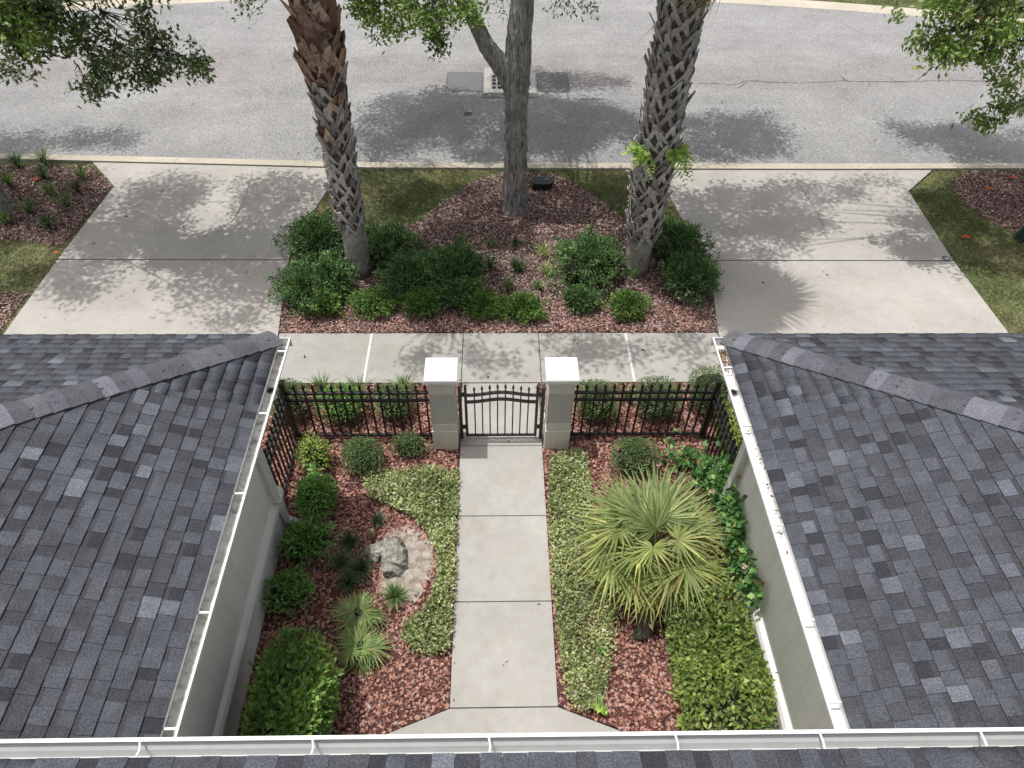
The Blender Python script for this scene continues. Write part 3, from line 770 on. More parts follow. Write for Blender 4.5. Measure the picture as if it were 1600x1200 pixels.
    m = MB()
    ring = [(S*(EX-.042)+.044*math.cos(t), oy+.044*math.sin(t), 2.693) for t in np.linspace(0, 6.283, 17)]
    m.tube(ring, .005, 5); m.obj('outlet_rim', M['steel'], g)
    if S < 0:   # years of silt in the left gutter
        m = MB(); prof = [(S*(EX+.009), 2.6765), (S*(EX-.066), 2.6765), (S*(EX-.064), 2.682), (S*(EX-.03), 2.688), (S*(EX+.008), 2.715)]
        m.sweep(prof, 'y', 0.95, oy-.05); m.sweep(prof, 'y', oy+.05, 5.92); m.obj('silt', M['gutter_dirty'], g)
    # downspout
    m = MB()
    y = oy; xw = 2.868 if S > 0 else 2.868
    m.tube([(S*(EX-.042), y, 2.68), (S*(EX-.042), y, 2.60), (S*(xw-.05), y+.03, 2.32), (S*xw, y+.03, 2.22), (S*xw, y+.03, .30), (S*(xw-.02), y+.03, .17), (S*(xw-.12), y+.03, .085), (S*(xw-.24), y+.03, .06)],
           [.05]*8, 4)
    m.obj('downspout', M['white_trim'], root, loc=L)
    for z in (.62, 1.9):
        m = MB(); a, b = sorted((S*2.955, S*2.815)); m.box(a, b, y-.035, y+.095, z, z+.03); m.obj('downspout_strap', M['white_trim'], root, loc=L)
    return root
HL = house(-1, 'house on the left of the courtyard with grey shingle hip roof and dirty gutter')
HR = house(1, 'house on the right of the courtyard with grey shingle hip roof and clean white gutter')

# leaf litter lying in the far end of the right gutter
P = np.column_stack([rng.uniform(2.425, 2.515, 130), rng.uniform(5.5, 5.83, 130), rng.uniform(2.68, 2.735, 130)])
P[95:] = np.column_stack([rng.uniform(2.49, 2.525, 35), rng.choice([5.3, 4.5, 3.9, 3.6], 35) + rng.normal(0, .14, 35), rng.uniform(2.70, 2.78, 35)])
V, F = leaf_mesh(P, rand_dirs(130, 0, .4), rand_dirs(130, 1.2), rng.uniform(.03, .06, 130), rng.uniform(.015, .025, 130), .3)
link('leaf_litter', mesh_np('leaf_litter', V, F, M['dry_leaf'], np.repeat(rng.uniform(0, 1, 130), 2)), kind='stuff', label='brown dead leaves lying in the right gutter, thickest at its far end')

# the house under the camera: only its eave, gutter and lowest shingles show
root = thing('house', (0, 0.83, 0), 'nearest house with white gutter and shingle eave across the bottom', 'house')
L = Vector((0, -.85, 0)); root.rotation_euler.z = -.003
def mbox(name, x0, x1, y0, y1, z0, z1, mat): m = MB(); m.box(x0, x1, y0, y1, z0, z1); return m.obj(name, mat, root, loc=L)
MY, MZ = 1.235, 4.0
mbox('wall', -5.2, 5.2, 0.65, 0.85, -.05, 3.82, M['stucco'])
mbox('soffit', -5.2, 5.2, .6, 1.20, 3.822, 3.84, M['white_trim'])
mbox('fascia', -5.2, 5.2, 1.20, 1.225, 3.80, 3.985, M['white_trim'])
m = MB(); V = [(-5.3,MY,MZ),(5.3,MY,MZ),(5.3,-7,MZ+.4167*(MY+7)),(-5.3,-7,MZ+.4167*(MY+7))]
m.add(V + [(x,y,z-.03) for x,y,z in V], [(0,1,2,3),(7,6,5,4),(0,4,5,1),(1,5,6,2),(2,6,7,3),(3,7,4,0)]); m.obj('roof_deck', M['roof_deck'], root, loc=L)
rows = []
for k in range(34):
    course(rows, Vector((0, MY+.008, MZ)), Vector((1,0,0)), Vector((0,-CA,SA)), Vector((0,SA,CA)), -5.3, 5.3, k)
lay_shingles(root, rows, 60)
m = MB()
prof = gutter_profile(1, 1.226, .132, 3.872, 3.992)
m.sweep(prof, 'x', -5.25, 5.25)
g = m.obj('gutter', M['gutter_clean'], root, loc=L)
m = MB(); m.box(-5.25, 5.25, 1.226+.132-.019, 1.226+.134, 3.9925, 3.9965); m.obj('gutter_lip', M['white'], g)
m = MB(); m.add([(-5.25,1.2315,3.874),(5.25,1.2315,3.874),(5.25,1.2315,3.999),(-5.25,1.2315,3.999)], [(0,1,2,3)])
m.add([(-5.25,1.262,3.8775),(5.25,1.262,3.8775),(5.25,1.232,3.93),(-5.25,1.232,3.93)], [(0,1,2,3)])
m.obj('gutter_back', M['white'], g)
for x in (-4.1, -3.1, -2.09, -1.13, -0.14, .92, 1.75, 2.68, 3.7):
    m = MB(); m.tube([(x, 1.352, 3.9985), (x+.012, 1.30, 3.985), (x+.004, 1.236, 3.992)], .0065, 6); m.obj('hanger', M['white'], g)

# ------------------------------------------------------------------ gate pillars, fence, gate
def pillar(S, label):
    xc, yc = S*.812, 6.715
    r = thing('gate_pillar', (xc, yc, 0), label, 'pillar', 'stucco pillars either side of the gate')
    def b(name, w, d, z0, z1, mat, bev=.008):
        m = MB(); m.box(-w/2, w/2, -d/2, d/2, z0, z1); m.obj(name, mat, r, bevel=bev)
    b('base', .362, .362, -.05, .385, M['pillar'])
    b('shaft', .335, .335, .385, 1.18, M['pillar_panel'])
    b('band', .366, .366, .39, .405, M['white_trim'], .003)
    b('lower_panel', .350, .350, .41, .56, M['pillar'])
    for sx in (-1, 1):
        m = MB(); a, c = sorted((sx*.168, sx*.176)); m.box(a, c, -.172, .172, .56, 1.18); m.obj('side_panel', M['pillar'], r)
    b('collar', .350, .350, 1.18, 1.40, M['pillar'])
    b('cap_moulding', .40, .40, 1.40, 1.425, M['white'], .004)
    b('cap', .445, .445, 1.425, 1.495, M['white'], .01)
    m = MB(); m.box(-.215, .215, -.215, .215, 1.495, 1.503); m.obj('cap_top', M['white'], r, bevel=.004)
pillar(-1, 'beige stucco pillar with flat white cap left of the gate')
pillar(1, 'beige stucco pillar with flat white cap right of the gate')

def picket_mesh(h, name, mat, w=.024):
    m = MB(); t = w/2
    m.box(-t, t, -t, t, 0, h-.10)
    z = h-.10
    V = [(-t,-t,z),(t,-t,z),(t,t,z),(-t,t,z),(-t*1.9,-t*1.2,z+.035),(t*1.9,-t*1.2,z+.035),(t*1.9,t*1.2,z+.035),(-t*1.9,t*1.2,z+.035),(0,0,z+.10)]
    m.add(V, [(0,1,5,4),(1,2,6,5),(2,3,7,6),(3,0,4,7),(4,5,8),(5,6,8),(6,7,8),(7,4,8)])
    return m.mesh(name, mat)
PK = picket_mesh(1.12, 'picket', M['black_metal'])
def fence(S, label):
    x0, x1, y0, y1 = 3.02, .985, 6.77, 5.46
    r = thing('fence', (S*x0, y0, 0), label, 'fence', 'black metal fence panels')
    def at(x, y, z=0): return Vector((S*x - S*x0, y - y0, z))
    def rail(xa, ya, xb, yb, z, name='rail'):
        m = MB(); h = .021
        if ya == yb: a, b = sorted((S*(xa-x0), S*(xb-x0))); m.box(a, b, ya-y0-.018, ya-y0+.018, z-h, z+h)
        else: a, b = sorted((ya-y0, yb-y0)); m.box(S*(xa-x0)-.018, S*(xa-x0)+.018, a, b, z-h, z+h)
        m.obj(name, M['black_metal'], r, bevel=.003)
    for z in (.055, .82, .97):
        rail(x0-.03, y0, x1, y0, z); rail(x0, y0-.03, x0, y1, z)
    n = 15
    for i in range(n):
        x = x1 + .075 + i*(x0-.06-x1-.075)/(n-.3)
        link('picket', PK, r, at(x, y0, .03))
    for i in range(9):
        y = y0 - .11 - i*.125
        link('picket', PK, r, at(x0, y, .03))
    for x, y in ((x0, y0), (x0, y1+.04)):
        m = MB(); p = at(x, y); m.box(p.x-.037, p.x+.037, p.y-.037, p.y+.037, -.03, 1.19)
        V = [(p.x+a*.043, p.y+b*.043, 1.19) for a, b in ((-1,-1),(1,-1),(1,1),(-1,1))] + [(p.x+a*.043, p.y+b*.043, 1.20) for a, b in ((-1,-1),(1,-1),(1,1),(-1,1))] + [(p.x, p.y, 1.235)]
        m.add(V, [(0,1,5,4),(1,2,6,5),(2,3,7,6),(3,0,4,7),(4,5,8),(5,6,8),(6,7,8),(7,4,8)])
        m.obj('post', M['black_metal'], r)
fence(-1, 'black metal picket fence from the left pillar round to the left house')
fence(1, 'black metal picket fence from the right pillar round to the right house')

gt = thing('gate', (0, 6.75, 0), 'black metal garden gate with arched top rails and spear pickets', 'gate')
for s in (-1, 1):
    m = MB(); m.box(s*.505-.02, s*.505+.02, -.02, .02, .05, 1.14); m.obj('stile', M['gate_metal'], gt, bevel=.004)
    m = MB(); m.box(s*.585-.024, s*.585+.024, -.024, .024, 0, 1.10); m.obj('hinge_post', M['gate_metal'], gt, bevel=.004)
    for z in (.22, .92):
        m = MB(); m.box(s*.545-.026, s*.545+.026, -.012, .012, z, z+.07); m.obj('hinge' if s < 0 else 'latch', M['black_metal'], gt)
def arch(x): return .06*(.5+.5*math.cos(math.pi*max(-1, min(1, x/.46))))
for zb in (.94, .80):
    m = MB(); prev = None
    X = np.linspace(-.49, .49, 25)
    V = []
    for x in X:
        z = zb + arch(x)
        V += [(x,-.016,z-.02),(x,.016,z-.02),(x,.016,z+.02),(x,-.016,z+.02)]
    F = []
    for i in range(24):
        for k in range(4): F.append((i*4+k, i*4+(k+1)%4, i*4+4+(k+1)%4, i*4+4+k))
    F = [f[::-1] for f in F]
    m.add(V, F); m.obj('top_rail', M['gate_metal'], gt)
m = MB(); m.box(-.49, .49, -.013, .013, .05, .085); m.obj('bottom_rail', M['gate_metal'], gt)
for i in range(8):
    x = -.49 + (i+1)*.98/9
    h = 1.06 + arch(x)
    link('picket', picket_mesh(h, 'gate_picket', M['gate_metal'], .019), gt, (x, 0, .06))
# ------------------------------------------------------------------ plants
def lump_fn(seed, amp, freq=3.0, k=9):
    r = np.random.default_rng(seed); W = r.normal(0, freq, (k, 3)); ph = r.uniform(0, 6.283, k); a = r.uniform(.4, 1, k)
    return lambda d: 1 + amp*(np.sin(d @ W.T + ph)*a).sum(1)/math.sqrt(k)
def super_r(d, radii, p):
    return (np.abs(d/np.array(radii))**p).sum(1)**(-1/p)

def foliage(radii, n, L, W, p=2.0, seed=1, lump=.12, shell=(.72, 1.03), up=1.0, zmin=-.25, fold=.18, clump=0, spread=.05, lfreq=3.0, out=.6):
    """leaves spread through the outer part of a lumpy rounded volume centred on the origin"""
    lf = lump_fn(seed, lump, lfreq)
    if clump:
        nc = n//clump; d = rand_dirs(nc, .25); d = d[d[:,2] > zmin]; nc = len(d)
        r = super_r(d, radii, p)*lf(d)*(1 - (1-rng.uniform(shell[0], shell[1], nc))*1.0)
        Pc = d*r[:,None]; d = np.repeat(d, clump, 0); P = np.repeat(Pc, clump, 0)
        base_rnd = np.repeat(rng.normal(0, .22, nc), clump)
        A = d*out*1.2 + rand_dirs(len(d)) * .9 + np.array([0, 0, .35])
        P = P + rng.normal(0, spread, P.shape)
    else:
        d = rand_dirs(n, .25); d = d[d[:,2] > zmin]
        u = rng.uniform(0, 1, len(d))**.6
        r = super_r(d, radii, p)*lf(d)*(shell[0] + (shell[1]-shell[0])*u)
        r = r*np.where(rng.uniform(0, 1, len(d)) < .025, rng.uniform(1.0, 1.22, len(d)), 1)
        P = d*r[:,None]; base_rnd = lump_fn(seed+5, .22, 6)(d) - 1
        A = d*out + rand_dirs(len(d))*.8 + np.array([0, 0, .25])
    n = len(P)
    Nn = d*.6 + np.array([0, 0, up]) + rand_dirs(n)*.55
    V, F = leaf_mesh(P, A, Nn, rng.uniform(L*.65, L*1.25, n), rng.uniform(W*.7, W*1.2, n), fold)
    depth = np.linalg.norm(P, axis=1)
    R = np.clip(.40 + base_rnd + rng.normal(0, .22, n), 0, .955); R[rng.uniform(0, 1, n) < .012] = 1
    return V, F, np.repeat(R, 2)

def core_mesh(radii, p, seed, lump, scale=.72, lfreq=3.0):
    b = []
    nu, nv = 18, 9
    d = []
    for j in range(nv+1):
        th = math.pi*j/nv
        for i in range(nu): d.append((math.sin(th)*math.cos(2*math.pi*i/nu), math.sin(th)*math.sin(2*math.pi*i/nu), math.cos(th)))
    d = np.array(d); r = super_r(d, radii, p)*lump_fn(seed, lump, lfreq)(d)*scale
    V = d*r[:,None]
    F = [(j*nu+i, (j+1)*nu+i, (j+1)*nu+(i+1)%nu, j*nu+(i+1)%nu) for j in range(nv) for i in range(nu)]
    return mesh_py('twigs', V, F, M['core'], True)  # solid dark lump: inner shade put into colour, no separate twigs

SEED = [100]
def shrub(name, label, cat, x, y, rx, ry, h, n, L, W, mat, p=2.2, lump=.12, group=None, clump=0, spread=.05, rot=0, z0=0.0, zc=.5, **kw):
    SEED[0] += 1; s = SEED[0]
    t = thing(name, (x, y, z0), label, cat, group); t.rotation_euler.z = rot
    rz = h*(1-zc)
    V, F, R = foliage((rx, ry, rz), n, L, W, p, s, lump, clump=clump, spread=spread, **kw)
    V[:,2] += h*zc
    V[:,2] = np.maximum(V[:,2], -.02)
    link('foliage', mesh_np('foliage', V, F, mat, R), t)
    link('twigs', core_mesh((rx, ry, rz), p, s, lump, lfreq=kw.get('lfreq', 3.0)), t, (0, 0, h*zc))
    m = MB()
    for k in range(5):
        a = random.uniform(0, 6.28); m.tube([(.03*math.cos(a), .03*math.sin(a), -.03), (rx*.4*math.cos(a), ry*.4*math.sin(a), h*.6)], [.012, .006], 5)
    m.obj('stem', M['twig'], t)
    return t

# courtyard, left bed
shrub('hedge', 'big clipped glossy hedge in front of the left wall, bottom of the courtyard', 'hedge', -2.21, 2.56, .37, .92, .98, 9500, .085, .042, M['hedge'], p=3.2, lump=.08, lfreq=4.5, shell=(.62, 1.04), up=.8)
shrub('shrub', 'low leafy green shrub between the big left hedge and the rounder shrub above it', 'shrub', -2.60, 4.22, .24, .27, .36, 1100, .06, .028, M['shrub'], lump=.28, shell=(.55, 1.12))
shrub('shrub', 'wide green shrub below the downspout shoe on the left', 'shrub', -2.52, 4.86, .30, .28, .40, 1400, .06, .028, M['shrub'], lump=.28, shell=(.55, 1.12))
shrub('shrub', 'bright green shrub with long upright shoots, above the downspout shoe', 'shrub', -2.47, 5.52, .27, .29, .52, 1700, .065, .03, M['shrub'], lump=.22, shell=(.6, 1.1))
m_ = shrub('shrub', 'yellow green shrub in the left corner of the fence', 'shrub', -2.66, 6.28, .20, .24, .44, 1200, .05, .025, M['golden'], lump=.22, shell=(.6, 1.1))
shrub('boxwood', 'round dense boxwood mound inside the left fence', 'boxwood', -1.97, 6.24, .29, .28, .46, 3600, .03, .016, M['box'], lump=.07)
shrub('boxwood', 'low loose boxwood beside the foot of the left pillar', 'boxwood', -1.34, 6.50, .27, .17, .28, 1500, .032, .016, M['box'], lump=.2)
# long upright shoots on the shrub below the corner
P = np.array([[-2.55, 5.84, .42], [-2.45, 5.88, .42], [-2.35, 5.84, .42], [-2.5, 5.8, .45], [-2.4, 5.8, .45]])
# beyond the fence, left
shrub('shrub', 'rounded green shrub behind the left fence, nearest the left pillar', 'shrub', -1.63, 7.24, .31, .27, .52, 2300, .04, .02, M['box'], lump=.1)
shrub('shrub', 'rounded green shrub behind the left fence under the strappy grass', 'shrub', -2.40, 7.20, .32, .29, .52, 2300, .045, .022, M['shrub'], lump=.12)
shrub('shrub', 'clipped shrub in the outer corner behind the left fence post', 'shrub', -3.20, 7.22, .30, .34, .62, 2500, .035, .018, M['box'], lump=.07)
# beyond the fence, right
shrub('boxwood', 'clipped boxwood behind the right fence, nearest the right pillar', 'boxwood', 1.45, 7.20, .33, .30, .58, 3400, .032, .017, M['box'], p=3, lump=.05)
shrub('boxwood', 'clipped boxwood in the middle behind the right fence', 'boxwood', 2.36, 7.22, .33, .31, .62, 3600, .032, .017, M['box'], p=3, lump=.05)
shrub('boxwood', 'clipped boxwood behind the right corner fence post', 'boxwood', 3.20, 7.34, .33, .34, .72, 3600, .032, .017, M['box'], p=3, lump=.05)
shrub('hedge', 'narrow clipped hedge running along the outside of the right side fence', 'hedge', 3.36, 6.35, .22, .78, .70, 4200, .035, .018, M['golden'], p=3.5, lump=.05)
# courtyard, right bed
shrub('boxwood', 'square clipped boxwood inside the right fence above the fan palm', 'boxwood', 1.90, 6.20, .33, .27, .42, 3800, .03, .016, M['box'], p=4, lump=.04)
shrub('hedge', 'broad low hedge of pale glossy leaves in front of the right wall', 'hedge', 2.36, 3.15, .43, 1.42, .84, 11500, .07, .036, M['hedge_y'], p=3.0, lump=.11, lfreq=4.5, shell=(.55, 1.06), up=.7)

# long shoots at the top of the bright shrub
def rosette(name, label, cat, x, y, z, n, L, W, mat, up=.8, z0=0.0, group=None):
    t = thing(name, (x, y, z0), label, cat, group)
    a = rng.uniform(0, 6.283, n)
    A = np.column_stack([np.cos(a), np.sin(a), rng.uniform(up*.5, up*1.4, n)])
    P = np.column_stack([rng.normal(0, .02, n), rng.normal(0, .02, n), z + rng.uniform(0, .05, n)])
    V, F = leaf_mesh(P, A, np.column_stack([-np.cos(a)*.6, -np.sin(a)*.6, np.ones(n)]), rng.uniform(L*.7, L, n), W, .15, .15)
    link('leaves', mesh_np('leaves', V, F, mat, np.repeat(rng.uniform(0, 1, n), 2)), t)
    m = MB(); m.tube([(0, 0, -.02), (0, 0, z+.04)], [.008, .005], 5); m.obj('stem', M['twig'], t)
    return t
rosette('seedling', 'pale long leaved shoot standing between the two top left corner shrubs', 'plant', -2.52, 5.86, .36, 12, .17, .05, M['shrub'])
rosette('weed', 'small bright green weed at the lower end of the right ground cover', 'weed', *(1.071, 2.826), .05, 26, .11, .05, M['fern'], .6)
rosette('weed', 'small round green weed half way down the right ground cover', 'weed', *(1.172, 3.497), .04, 18, .08, .05, M['shrub'], .6)
rosette('weed', 'small green weed tucked against the bottom of the right hedge', 'weed', *(1.980, 2.623), .06, 20, .12, .055, M['fern'], .6)

# ground cover: a low mat of small variegated leaves
def cover(poly, dens, mat, label, h=.13, L=.048, W=.027, thin=None):
    P = scatter(poly, dens)
    if thin is not None: P = P[rng.uniform(0, 1, len(P)) < thin(P)]
    n = len(P)
    hh = h*(.62 + .22*np.sin(P[:,0]*9+np.sin(P[:,1]*7)*1.5)*np.cos(P[:,1]*8.3) + rng.uniform(-.35, .35, n))
    e = np.ones(n)
    P3 = np.column_stack([P, np.maximum(hh, .0)])
    V, F = leaf_mesh(P3, rand_dirs(n, .2, .7), rand_dirs(n, 1.3), rng.uniform(L*.6, L*1.25, n), rng.uniform(W*.7, W*1.2, n), .15)
    k = .45 + .15*np.sin(P[:,0]*4.1+2)*np.cos(P[:,1]*3.3) + rng.normal(0, .26, n)
    return link('ground_cover', mesh_np('ground_cover', V, F, mat, np.repeat(np.clip(k, 0, 1), 2)), kind='stuff', label=label)
GCL = [(-1.954, 5.967), (-1.814, 6.078), (-1.499, 6.120), (-1.136, 6.152), (-0.621, 6.114), (-0.608, 5.444), (-0.610, 4.757), (-0.618, 4.092), (-0.628, 3.566), (-0.728, 3.429), (-0.992, 3.462), (-1.219, 3.651), (-1.198, 3.850), (-1.027, 3.954), (-0.884, 4.179), (-0.828, 4.485), (-0.862, 4.807), (-0.997, 5.096), (-1.258, 5.388), (-1.577, 5.535), (-1.828, 5.664)]
cover(GCL, 6500, M['cover'], 'variegated ground cover curving round the boulder left of the walkway')
GCR = [(0.712, 6.288), (0.831, 6.404), (1.146, 6.450), (1.251, 6.261), (1.258, 5.746), (1.260, 5.224), (1.463, 4.737), (1.607, 4.238), (1.369, 3.943), (1.270, 3.621), (1.211, 3.239), (1.154, 2.986), (1.076, 2.799), (0.839, 2.802), (0.704, 2.922), (0.655, 3.628), (0.626, 4.470), (0.638, 5.434)]
def thinr(P): return np.clip(1.15 - np.exp(-(((P[:,0]-1.06)/.24)**2 + ((P[:,1]-3.75)/.5)**2))*.75 - (P[:,0]-.62-.28*(P[:,1] < 3.6)-.3*(P[:,1] >= 3.6))*.3, .15, 1)
cover(GCR, 6500, M['cover'], 'variegated ground cover along the right edge of the walkway', thin=thinr)
cover([(0.796, 4.204), (1.212, 4.330), (1.504, 4.068), (1.249, 3.239), (0.981, 3.169), (0.825, 3.548)], 1800, M['cover_dry'], 'browned thin patch of ground cover below the fan palm', h=.08)

# clumps of strap leaves
def tuft(name, label, cat, x, y, n, L, W, mat, spread=1.0, h=1.0, r0=.03, group=None, z0=0.0):
    t = thing(name, (x, y, z0), label, cat, group)
    a = rng.uniform(0, 6.283, n); l = rng.uniform(L*.55, L*1.1, n); lean = rng.uniform(.15, 1.0, n)*spread
    dx, dy = np.cos(a), np.sin(a)
    b = np.column_stack([dx*r0*rng.uniform(0, 1, n), dy*r0*rng.uniform(0, 1, n), np.zeros(n)])
    pts = []
    for s in (0, .35, .7, 1.0):
        out = l*lean*(.35*s + .65*s*s); up = l*h*(1.05*s - .55*lean*s*s*s)
        pts.append(b + np.column_stack([dx*out, dy*out, np.maximum(up, .01)]))
    sd = np.column_stack([-dy, dx, np.zeros(n)])*W/2
    V = np.stack([pts[0]-sd*.8, pts[0]+sd*.8, pts[1]-sd, pts[1]+sd, pts[2]-sd*.8, pts[2]+sd*.8, pts[3]], 1).reshape(-1, 3)
    i = np.arange(n)[:,None]*7
    F = np.stack([i+[0,1,3], i+[0,3,2], i+[2,3,5], i+[2,5,4], i+[4,5,6]], 1).reshape(-1, 3)
    link('leaves', mesh_np('leaves', V, F, mat, np.repeat(np.clip(rng.normal(.45, .28, n), 0, 1), 5)), t)
    m = MB(); m.tube([(0,0,-.03), (0,0,.03)], [r0+.012, r0*.7], 7); m.obj('crown_base', M['core'], t)
    return t
for (p, L, nn, mt, sp, lab) in (
    ((-1.664, 5.291), .20, 90, 'strap_d', 1.0, 'small dark strappy clump above the upright stone'),
    ((-1.995, 4.941), .26, 130, 'strap_d', 1.1, 'dark strappy clump left of the boulder, uppermost of the dark patch'),
    ((-2.077, 4.643), .28, 150, 'strap_d', 1.1, 'dark strappy clump at the left end of the dark patch'),
    ((-1.814, 4.567), .30, 190, 'strap_d', 1.1, 'dark strappy clump touching the lower left of the boulder'),
    ((-1.934, 4.373), .26, 150, 'strap_d', 1.1, 'dark strappy clump just above the upper small fan palm'),
    ((-1.338, 4.193), .27, 190, 'strap', 1.1, 'green strappy clump on the sandy patch below the boulder')):
    tuft('strap_plant', lab, 'plant', p[0], p[1], nn, L, .009, M[mt], sp, .9, group='strappy plants round the boulder')
for (p, L, nn, mt, lab) in (
    ((-2.798, 7.672), .42, 70, 'strap', 'tall strappy grass behind the left fence, leftmost of three'),
    ((-2.219, 7.615), .42, 70, 'strap', 'tall strappy grass behind the left fence, middle of three'),
    ((-1.523, 7.694), .42, 80, 'strap', 'tall strappy grass behind the left fence beside the left pillar'),
    ((1.446, 7.599), .30, 60, 'strap', 'short strappy grass behind the right fence beside the right pillar'),
    ((1.998, 7.541), .30, 50, 'strap', 'short strappy grass between the clipped boxwoods behind the right fence')):
    tuft('strappy_grass', lab, 'grass clump', p[0], p[1], nn, L, .012, M[mt], 1.0, 1.0, group='strappy grass along the sidewalk')
for (p, L, nn, mt, lab) in (
    ((-0.160, 10.901), .36, 80, 'strap_d', 'dark strappy plant right beside the left junipers'),
    ((0.335, 10.784), .40, 120, 'strap_d', 'largest dark strappy plant in the middle of the front bed'),
    ((0.329, 11.600), .26, 70, 'strap_d', 'dark strappy plant nearest the oak trunk'),
    ((0.867, 11.267), .34, 70, 'strap_y', 'pale variegated strappy plant beside the right junipers, upper one'),
    ((0.886, 10.668), .36, 70, 'strap_y', 'pale variegated strappy plant beside the right junipers, lower one'),
    ((0.146, 10.251), .28, 60, 'strap', 'green strappy plant in the middle of the front bed, lower left'),
    ((0.699, 10.251), .24, 60, 'strap', 'green strappy plant in the middle of the front bed, lower right'),
    ((-0.174, 11.577), .24, 50, 'strap', 'small green strappy plant at the top of the left junipers')):
    tuft('strap_plant', lab, 'plant', p[0], p[1], nn, L, .014, M[mt], 1.0, .95, group='strappy plants in the front bed')
for i, (p, L, lab) in enumerate((
    ((-10.569, 14.474), .5, 'strappy plant at the kerb in the left bed, left of two'),
    ((-10.071, 14.643), .5, 'strappy plant at the kerb in the left bed, right of two'),
    ((-10.425, 13.735), .42, 'strappy plant at the left edge above the oak foot'),
    ((-9.811, 13.998), .42, 'strappy plant behind the orange leaf in the left bed'),
    ((-8.994, 14.005), .42, 'strappy plant in the top right of the left bed'),
    ((-9.398, 13.340), .40, 'strappy plant below the orange leaf in the left bed'),
    ((-8.901, 13.492), .34, 'smaller strappy plant at the right edge of the left bed'),
    ((-8.924, 12.954), .42, 'strappy plant in the middle right of the left bed'),
    ((-9.537, 12.692), .42, 'strappy plant beside the foot of the left oak'),
    ((-8.924, 12.150), .40, 'strappy plant at the lower end of the left bed'),
    ((-9.845, 12.302), .46, 'strappy plant at the left edge below the oak foot'))):
    tuft('strap_plant', lab, 'plant', p[0], p[1], 80, L, .014, M['strap' if i % 3 else 'strap_d'], 1.0, .95, group='strappy plants in the left bed')

# junipers of the front bed
def juni(label, px, rx, ry, h, n, mat='juniper', lump=.30, L=.062, W=.021, name='juniper', group='junipers in the front bed'):
    return shrub(name, label, 'juniper', px[0], px[1], rx*1.02, ry*1.0, h*.9, int(n*1.9), L, W, M[mat], p=2.2, lump=lump, clump=16, spread=.036, group=group, lfreq=5.5, out=.9, shell=(.6, 1.12), up=.8)
juni('dark juniper at the back left of the front bed beside the left driveway', (-3.468, 11.421), .55, .62, .62, 7200)
juni('dark juniper in front of the left palm beside the left driveway', (-3.448, 9.923), .48, .42, .58, 5200)
juni('mid green juniper directly left of the left palm foot', (-3.034, 10.194), .42, .40, .60, 4600, 'juniper')
juni('dark juniper behind and right of the left palm', (-2.095, 11.259), .60, .52, .55, 7000)
juni('dark spreading juniper in the middle of the left group', (-1.532, 10.287), .55, .46, .60, 6600)
juni('bluish juniper at the right end of the left group', (-0.788, 10.475), .50, .62, .66, 7200)
juni('juniper in the lower right of the left group', (-0.757, 9.888), .40, .30, .45, 3600)
juni('bushy juniper left of the right palm', (1.654, 10.631), .66, .72, .72, 9800)
juni('dark juniper at the back right beside the right driveway', (3.362, 11.273), .58, .60, .66, 7200)
juni('dark juniper at the right edge of the front bed by the sidewalk', (3.506, 10.197), .46, .52, .62, 6000)
juni('low juniper branch in front of the bushy right juniper', (1.423, 9.746), .30, .22, .36, 2000)
for p, lab in (((-3.101, 9.678), 'bright low juniper leftmost along the front of the bed'), ((-2.211, 9.677), 'bright low juniper second from the left along the front of the bed'),
               ((-1.351, 9.677), 'bright low juniper third from the left along the front of the bed'), ((-0.329, 9.624), 'bright low juniper at the right front of the left group'),
               ((0.396, 9.555), 'bright low juniper alone in the mulch below the strappy plants'), ((2.245, 9.605), 'bright low juniper in front of the right palm')):
    juni(lab, p, .36, .24, .34, 2500, 'juniper_l', .25, .07, .022, group='bright low junipers along the sidewalk')

# ------------------------------------------------------------------ fan palms
def fan_mesh(name, mat, R=.5, nseg=34, pet=.5, span=140, droop=.12, w=.03, seed=0, bend=.5):
    r = np.random.default_rng(seed)
    ph = np.radians(np.linspace(-span, span, nseg) + r.normal(0, 2.2, nseg))
    Ls = R*(1 - .28*(np.abs(ph)/math.radians(span))**2) * r.uniform(.86, 1.08, nseg)
    hub = np.array([pet, 0, 0]); cb, sb = math.cos(bend), math.sin(bend)
    V, F, Rr = [], [], []
    for k in range(nseg):
        d0 = np.array([math.cos(ph[k]), math.sin(ph[k]), .22*(1-math.cos(ph[k]*.5)) + r.normal(0, .05)])
        d = np.array([d0[0]*cb + d0[2]*sb, d0[1], -d0[0]*sb + d0[2]*cb])
        s = np.array([-math.sin(ph[k])*cb, math.cos(ph[k]), math.sin(ph[k])*sb])
        nrm = np.cross(d, s); nrm /= np.linalg.norm(nrm)
        q = [hub + d*Ls[k]*t - np.array([0, 0, 1])*droop*Ls[k]*t**2.4*r.uniform(.5, 1.6) for t in (0.03, .3, .65, 1.0)]
        ww = [.008, w*1.5, w*.8, .0015]
        b = len(V)
        for j in range(4):
            V += [q[j]-s*ww[j]/2, q[j]-nrm*ww[j]*.3, q[j]+s*ww[j]/2]
        for j in range(3):
            o = b+3*j
            F += [(o, o+1, o+4, o+3), (o+1, o+2, o+5, o+4)]
        Rr += [float(np.clip(r.normal(.5, .24), 0, 1))]*6
    b = len(V)
    for t in (0, .5, 1.0):
        x = pet*t; z = .04*math.sin(t*3.1)
        V += [np.array([x, -.011, z]), np.array([x, .011, z]), np.array([x, .011, z-.012]), np.array([x, -.011, z-.012])]
    for j in range(2):
        for k in range(4): F.append((b+4*j+k, b+4*j+(k+1)%4, b+4*j+4+(k+1)%4, b+4*j+4+k)); Rr.append(.55)
    return mesh_np(name, np.array(V), np.array(F), mat, np.array(Rr))

